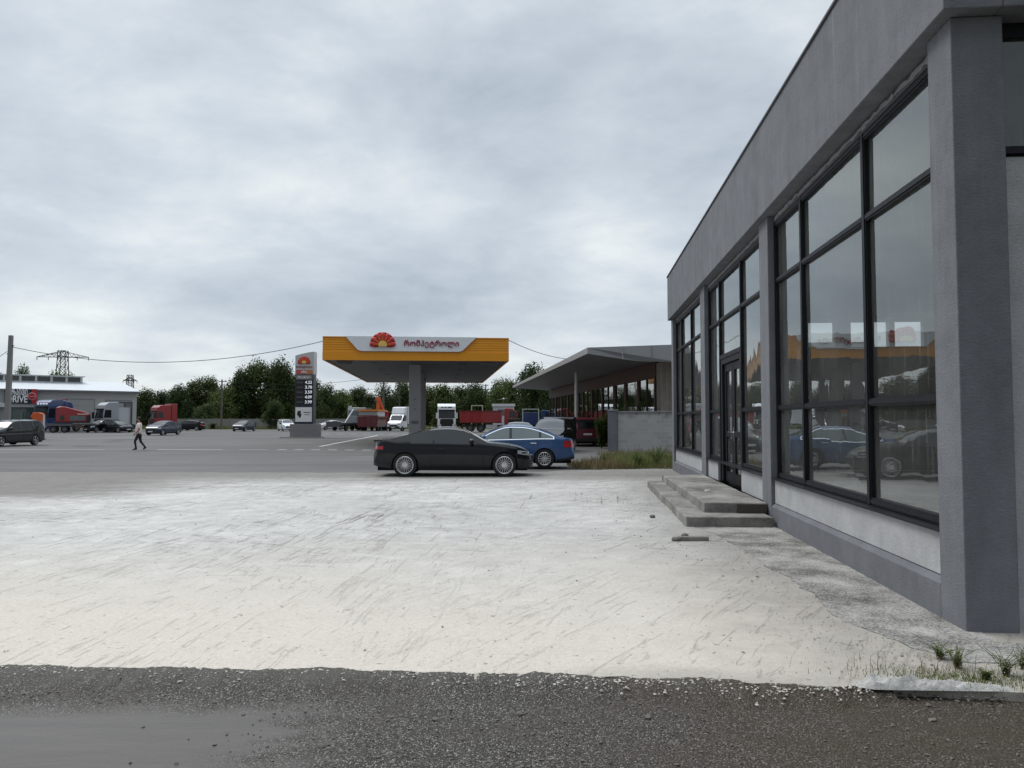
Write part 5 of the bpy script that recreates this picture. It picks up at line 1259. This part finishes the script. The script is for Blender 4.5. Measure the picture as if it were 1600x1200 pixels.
# red dump truck, side on, cab at the right
t_ = thing('dump_truck', 'bright red dump truck seen side on behind the blue sedan', 'lorry', (pos(720, 99), 99, 0), 0)
chassis(t_, .1, 6.8, 2.5, (1.25, 2.6, 6.3)); cab(t_, 'red_paint', 1.8, 2.45, 3.05, 7.4, fairing=False)
MB().prism([(.0, 1.15), (5.25, 1.15), (5.35, 2.75), (-.1, 2.75)], -1.25, 1.25, 'y').build('tipper_body', 'red_paint', t_, bev=.02)
m = MB().box(-.12, 5.37, -1.3, -1.251, 2.6, 2.76).box(-.05, 5.3, -1.29, -1.251, 1.16, 1.28); m.build('side_rail', 'darkred_paint', t_)
MB().box(3.3, 4.7, -1.2, -.9, .55, .95).build('toolbox', 'lightgrey', t_)
# pale metal frame and white cabin behind the dump truck
t_ = thing('metal_frame', 'pale rectangular metal frame standing behind the red dump truck body', 'frame', (pos(736, 106), 106, 0), 0)
MB().box(0, .14, 0, .14, 0, 3.6).box(1.5, 1.64, 0, .14, 0, 3.6).box(.141, 1.499, 0, .14, 3.46, 3.6).box(.141, 1.499, 0, .14, 2.7, 2.8).build('frame_bars', plain('paleyellow', (.45, .42, .30), .6), t_)
t_ = thing('site_cabin', 'white flat roofed cabin beyond the dump truck under the trees', 'cabin', (pos(770, 122), 122, 0), 0)
MB().box(0, 3.4, 0, 3, 0, 3.7).build('wall', 'lightgrey', t_); MB().box(-.15, 3.55, -.2, 3.2, 3.7, 4.1).build('roof', 'white_metal', t_); MB().box(.8, 1.8, -.03, -.002, 2.2, 3.2).build('window', 'clearglass', t_)
# blue tipper with pale frame, beside the shop
t_ = thing('blue_truck', 'dark blue truck with pale top frame parked between the dump truck and shop', 'lorry', (pos(809, 97), 97, 0), 0)
chassis(t_, -.2, 4.2, 2.4, (.6, 2.9)); MB().box(.6, 2.6, -1.2, 1.2, 1.0, 2.5).build('cargo_body', 'truckblue_paint', t_, bev=.03)
MB().box(.55, 2.65, -1.24, -1.2, 2.85, 2.95).box(.55, .65, -1.24, -1.2, 1.0, 2.85).box(2.55, 2.65, -1.24, -1.2, 1.0, 2.85).build('top_frame', 'lightgrey', t_); MB().box(-1.2, .3, -1.1, 1.1, .6, 1.7).build('low_load', 'trim', t_, bev=.05); cab(t_, 'truckblue_paint', 1.6, 2.3, 2.8, 4.6, fairing=False)
# the lorries by the warehouse
t_ = thing('tractor_unit', 'red tractor unit with high red sleeper behind the dark blue hatchback', 'lorry', (pos(237, 112), 112, 0), hv(250, -.93, -.37))
cab(t_, 'red_paint', 2.3, 2.5, 3.75, 0); MB().box(-3.2, -2.35, -1.22, 1.22, 1.0, 3.9).build('sleeper_screen', 'red_paint', t_, bev=.04); chassis(t_, -6, -.5, 2.5, (-1.3, -4.8))
t_ = thing('tractor_unit', 'grey tractor unit with open pale frame before the right warehouse door', 'lorry', (pos(153, 100), 100, 0), hv(165, -.93, -.37))
cab(t_, 'silver_paint', 2.1, 2.5, 3.9, 0); chassis(t_, -4.6, -.5, 2.5, (-1.3, -3.9))
MB().box(-3.85, -3.7, -1.2, 1.2, 1.0, 3.95).box(-3.7, -2.11, -1.2, -1.05, 3.8, 3.95).box(-3.7, -2.11, 1.05, 1.2, 3.8, 3.95).build('rear_frame', 'darkgrey', t_); MB().box(-3.69, -2.12, -1.0, 1.0, 1.0, 3.2).build('pale_box', 'lightgrey', t_)
t_ = thing('tractor_unit', 'dark blue tractor unit with row of roof lights beside the DRIVE sign', 'lorry', (pos(62, 98.5), 98.5, 0), hv(62, -.8, -.6))
c = cab(t_, 'truckblue_paint', 2.4, 2.5, 4.2, 0); chassis(t_, -5.5, -.5, 2.5, (-1.3, -4.4))
MB().box(-.45, -.28, -.95, -.6, 3.55, 3.72).box(-.45, -.28, -.4, -.05, 3.55, 3.72).box(-.45, -.28, .1, .45, 3.55, 3.72).box(-.45, -.28, .6, .95, 3.55, 3.72).build('roof_lights', 'digits', c)
MB().prism([(-3.9, 1.0), (-3.9, 3.5), (-3.5, 4.0), (-2.42, 4.15), (-2.42, 1.0)], -1.2, 1.2, 'y').build('sleeper_fairing', 'truckblue_paint', t_, bev=.2, seg=4)
t_ = thing('bonneted_lorry', 'dark red long nosed lorry loaded on the rusty low trailer', 'lorry', (pos(89, 95), 95, 1.12), hv(110, 1, -.1))
c = MB().prism([(0, .2), (0, 1.95), (.4, 2.1), (1.0, 2.05), (3.2, 1.4), (3.55, 1.25), (3.6, .2)], -1.1, 1.1, 'y').build('cab', 'red_paint', t_, bev=.1, seg=3)
MB().box(1.5, 3.1, -1.125, -1.101, .35, .95).build('side_window', 'clearglass', c); MB().box(.45, .9, -1.125, -1.101, .4, 1.0).build('sleeper_window', 'carglass', c); MB().box(2.3, 3.5, -1.13, -1.101, 1.12, 1.2).build('stripe', 'signwhite', c)
MB().box(3.3, 3.75, -1.2, -1.0, .2, 1.0).build('mirror', 'trim', c)
MB().box(-.2, 3.6, -1.0, 1.0, .05, .24).build('chassis', 'darkgrey', t_)
t_ = thing('low_trailer', 'rusty low loader trailer with sloping ramps in front of the warehouse', 'trailer', (pos(72, 94.5), 94.5, 0), hv(100, 1, -.1))
MB().box(0, 3.6, -1.25, 1.25, .85, 1.1).box(3.6, 5.5, -1.25, 1.25, .9, 1.1).build('deck', 'darkgrey', t_)
MB().prism([(2.6, .95), (2.8, 1.12), (5.0, .45), (4.9, .28)], -1.24, -.7, 'y').prism([(2.6, .95), (2.8, 1.12), (5.0, .45), (4.9, .28)], .7, 1.24, 'y').build('ramp', 'rust', t_)
for xa in (.9, 2.1):
    for s_ in (-1, 1): make_wheel(t_, xa, s_*1.05, .42, .3, s_, 6, .24, rim='steel', thick=.05)
MB().box(-.1, 2.9, -1.26, -.9, .88, .98).build('mudguard', 'steel', t_)
# orange payment kiosk
KX = thing('payment_kiosk', 'orange payment kiosk with overhanging head behind the dark green estate car', 'kiosk', (pos(61.5, 63.5), 63.5, 0), R(20))
MB().prism([(-.32, -.1), (.32, -.1), (.32, 1.75), (.30, 2.1), (-.02, 2.2), (-.42, 2.18), (-.58, 1.85), (-.32, 1.55)], -.38, .38, 'y').build('body', 'kiosk', KX, bev=.04)
MB().box(.321, .34, -.34, .34, .0, 2.02).build('side_strip', 'lightgrey', KX); MB().box(-.335, -.321, -.25, .25, 1.05, 1.45).build('screen', 'screen', KX); MB().box(-.45, .45, -.45, .45, -.1, .05).build('base', 'midgrey', KX)

# ------------------------------------------------------------------ the walking man
def person(name, label, loc, rz, J, shirt, trousers, hold=None):
    """J: joints; body grown as one skin over a connected skeleton, clothes coloured by region"""
    t_ = thing(name, label, 'person', loc, rz)
    me = bpy.data.meshes.new(name+'_body'); bm = bmesh.new(); lay = bm.verts.layers.skin.verify()
    V_ = {}
    for k, (p, r_) in J['v'].items():
        v_ = bm.verts.new(p); v_[lay].radius = (r_ if isinstance(r_, tuple) else (r_, r_)); V_[k] = v_
    V_['pelvis'][lay].use_root = True
    for a, b in J['e']: bm.edges.new((V_[a], V_[b]))
    bm.to_mesh(me); bm.free()
    o = bpy.data.objects.new('tmp', me); COL.objects.link(o)
    o.modifiers.new('skin', 'SKIN').use_smooth_shade = True; sd = o.modifiers.new('sub', 'SUBSURF'); sd.levels = 2; sd.render_levels = 2
    bpy.context.view_layer.update(); dg = bpy.context.evaluated_depsgraph_get()
    me2 = bpy.data.meshes.new_from_object(o.evaluated_get(dg)); bpy.data.objects.remove(o)
    me2.materials.clear()
    for n_ in ('skin', shirt, trousers, 'hair', 'rubber'): me2.materials.append(M[n_])
    for f in me2.polygons:
        c = f.center; f.use_smooth = True
        f.material_index = J['mat'](c)
    b = bpy.data.objects.new('body', me2); COL.objects.link(b); b.parent = t_
    hp = J['v']['head'][0]
    fx = J.get('face', (1, 0))
    m = MB().blob((hp[0]-fx[0]*.012, hp[1]-fx[1]*.012, hp[2]+.048), .104, 3, 3, (1.0, .86, .92), .02)
    m.f = [f for f in m.f if sum(m.v[i][2] for i in f)/3 > hp[2]+.03 or sum((m.v[i][0]-hp[0])*fx[0]+(m.v[i][1]-hp[1])*fx[1] for i in f)/3 < -.03]
    m.build('hair', 'hair', t_, smooth=60, fix=False)
    m = MB(); sx = (-fx[1], fx[0])
    for s_ in (-1, 1): m.blob((hp[0]+fx[0]*.088+sx[0]*s_*.032, hp[1]+fx[1]*.088+sx[1]*s_*.032, hp[2]+.012), .013, 1, 1, (1, 1, .7), 0)
    m.build('eyes', 'hair', t_)
    return t_
def hand(v, e, wrist, name, down, out, curl, r=.0088):
    """palm with four unequal bent fingers and a thumb from the side of the palm; down = finger direction, out = thumb side"""
    d_, o_ = Vector(down).normalized(), Vector(out).normalized(); cu = Vector(curl).normalized(); W_ = Vector(v[wrist][0])
    v[name+'p'] = (tuple(W_+d_*.05), (.030, .020)); e.append((wrist, name+'p'))
    v[name+'q'] = (tuple(W_+d_*.085), (.034, .018)); e.append((name+'p', name+'q'))
    for i, (L, off) in enumerate([(.072, .030), (.080, .010), (.074, -.011), (.058, -.030)]):
        a = W_+d_*.10+o_*off; b = a+d_*L*.5+cu*.008; c = b+d_*L*.4+cu*.026
        for n_, p in (('a', a), ('b', b), ('c', c)): v[f'{name}{i}{n_}'] = (tuple(p), r)
        e += [(name+'q', f'{name}{i}a'), (f'{name}{i}a', f'{name}{i}b'), (f'{name}{i}b', f'{name}{i}c')]
    a = W_+d_*.045+o_*.038; b = a+d_*.035+o_*.018; c = b+d_*.03+cu*.012
    for n_, p in (('a', a), ('b', b), ('c', c)): v[f'{name}t{n_}'] = (tuple(p), r*1.1)
    e += [(name+'p', f'{name}ta'), (f'{name}ta', f'{name}tb'), (f'{name}tb', f'{name}tc')]
# walking towards local +x, y to his left, mid-stride
v = {'pelvis': ((0, 0, .94), (.165, .13)), 'waist': ((.05, 0, 1.10), (.205, .185)), 'chest': ((.03, 0, 1.30), (.195, .16)), 'shoul': ((0, 0, 1.42), (.13, .10)), 'neck': ((.02, 0, 1.51), .058), 'jaw': ((.055, 0, 1.585), (.062, .066)),
     'head': ((.045, 0, 1.665), (.098, .082)), 'crown': ((.03, 0, 1.72), (.075, .066)), 'nose': ((.158, 0, 1.65), .012),
     'shL': ((0, .19, 1.41), .075), 'elL': ((-.05, .27, 1.14), .050), 'wrL': ((.12, .27, .94), .030), 'shR': ((0, -.19, 1.41), .075), 'elR': ((-.03, -.27, 1.15), .050), 'wrR': ((.20, -.22, 1.08), .030),
     'hipL': ((.01, .10, .88), .105), 'knL': ((.19, .11, .50), .068), 'anL': ((.12, .11, .10), .043), 'toL': ((.30, .12, .045), .036), 'heL': ((.08, .11, .05), .036),
     'hipR': ((.0, -.10, .88), .105), 'knR': ((-.04, -.11, .49), .068), 'anR': ((-.30, -.11, .15), .043), 'toR': ((-.16, -.12, .045), .034), 'heR': ((-.35, -.11, .115), .034)}
e = [('pelvis', 'waist'), ('waist', 'chest'), ('chest', 'shoul'), ('shoul', 'neck'), ('neck', 'jaw'), ('jaw', 'head'), ('head', 'crown'), ('head', 'nose'), ('shoul', 'shL'), ('shL', 'elL'), ('elL', 'wrL'), ('shoul', 'shR'), ('shR', 'elR'), ('elR', 'wrR'),
     ('pelvis', 'hipL'), ('hipL', 'knL'), ('knL', 'anL'), ('anL', 'toL'), ('anL', 'heL'), ('pelvis', 'hipR'), ('hipR', 'knR'), ('knR', 'anR'), ('anR', 'toR'), ('anR', 'heR')]
hand(v, e, 'wrL', 'hl', (.55, 0, -.8), (.3, .1, .3), (.5, -.5, 0)); hand(v, e, 'wrR', 'hr', (.9, .1, -.1), (0, .4, .7), (.1, .3, .6))
def body_mat(c):
    arm = abs(c.y) > .19 and c.z < 1.6
    if c.z > 1.47: return 0
    if arm and c.z < 1.22 and c.z > .70 and (abs(c.y) > .225 or c.x > .1): return 0
    if arm and c.z < 1.24 and c.x > .06: return 0
    if c.z > .90: return 1
    if c.z < .085 or (c.x < -.27 and c.z < .15): return 4
    return 2
person('person', 'man walking across the asphalt in pale pink short sleeved shirt and dark trousers', (-20.05, 41.4, -.028), PI+R(14), {'v': v, 'e': e, 'mat': body_mat}, 'shirt', 'trousers')
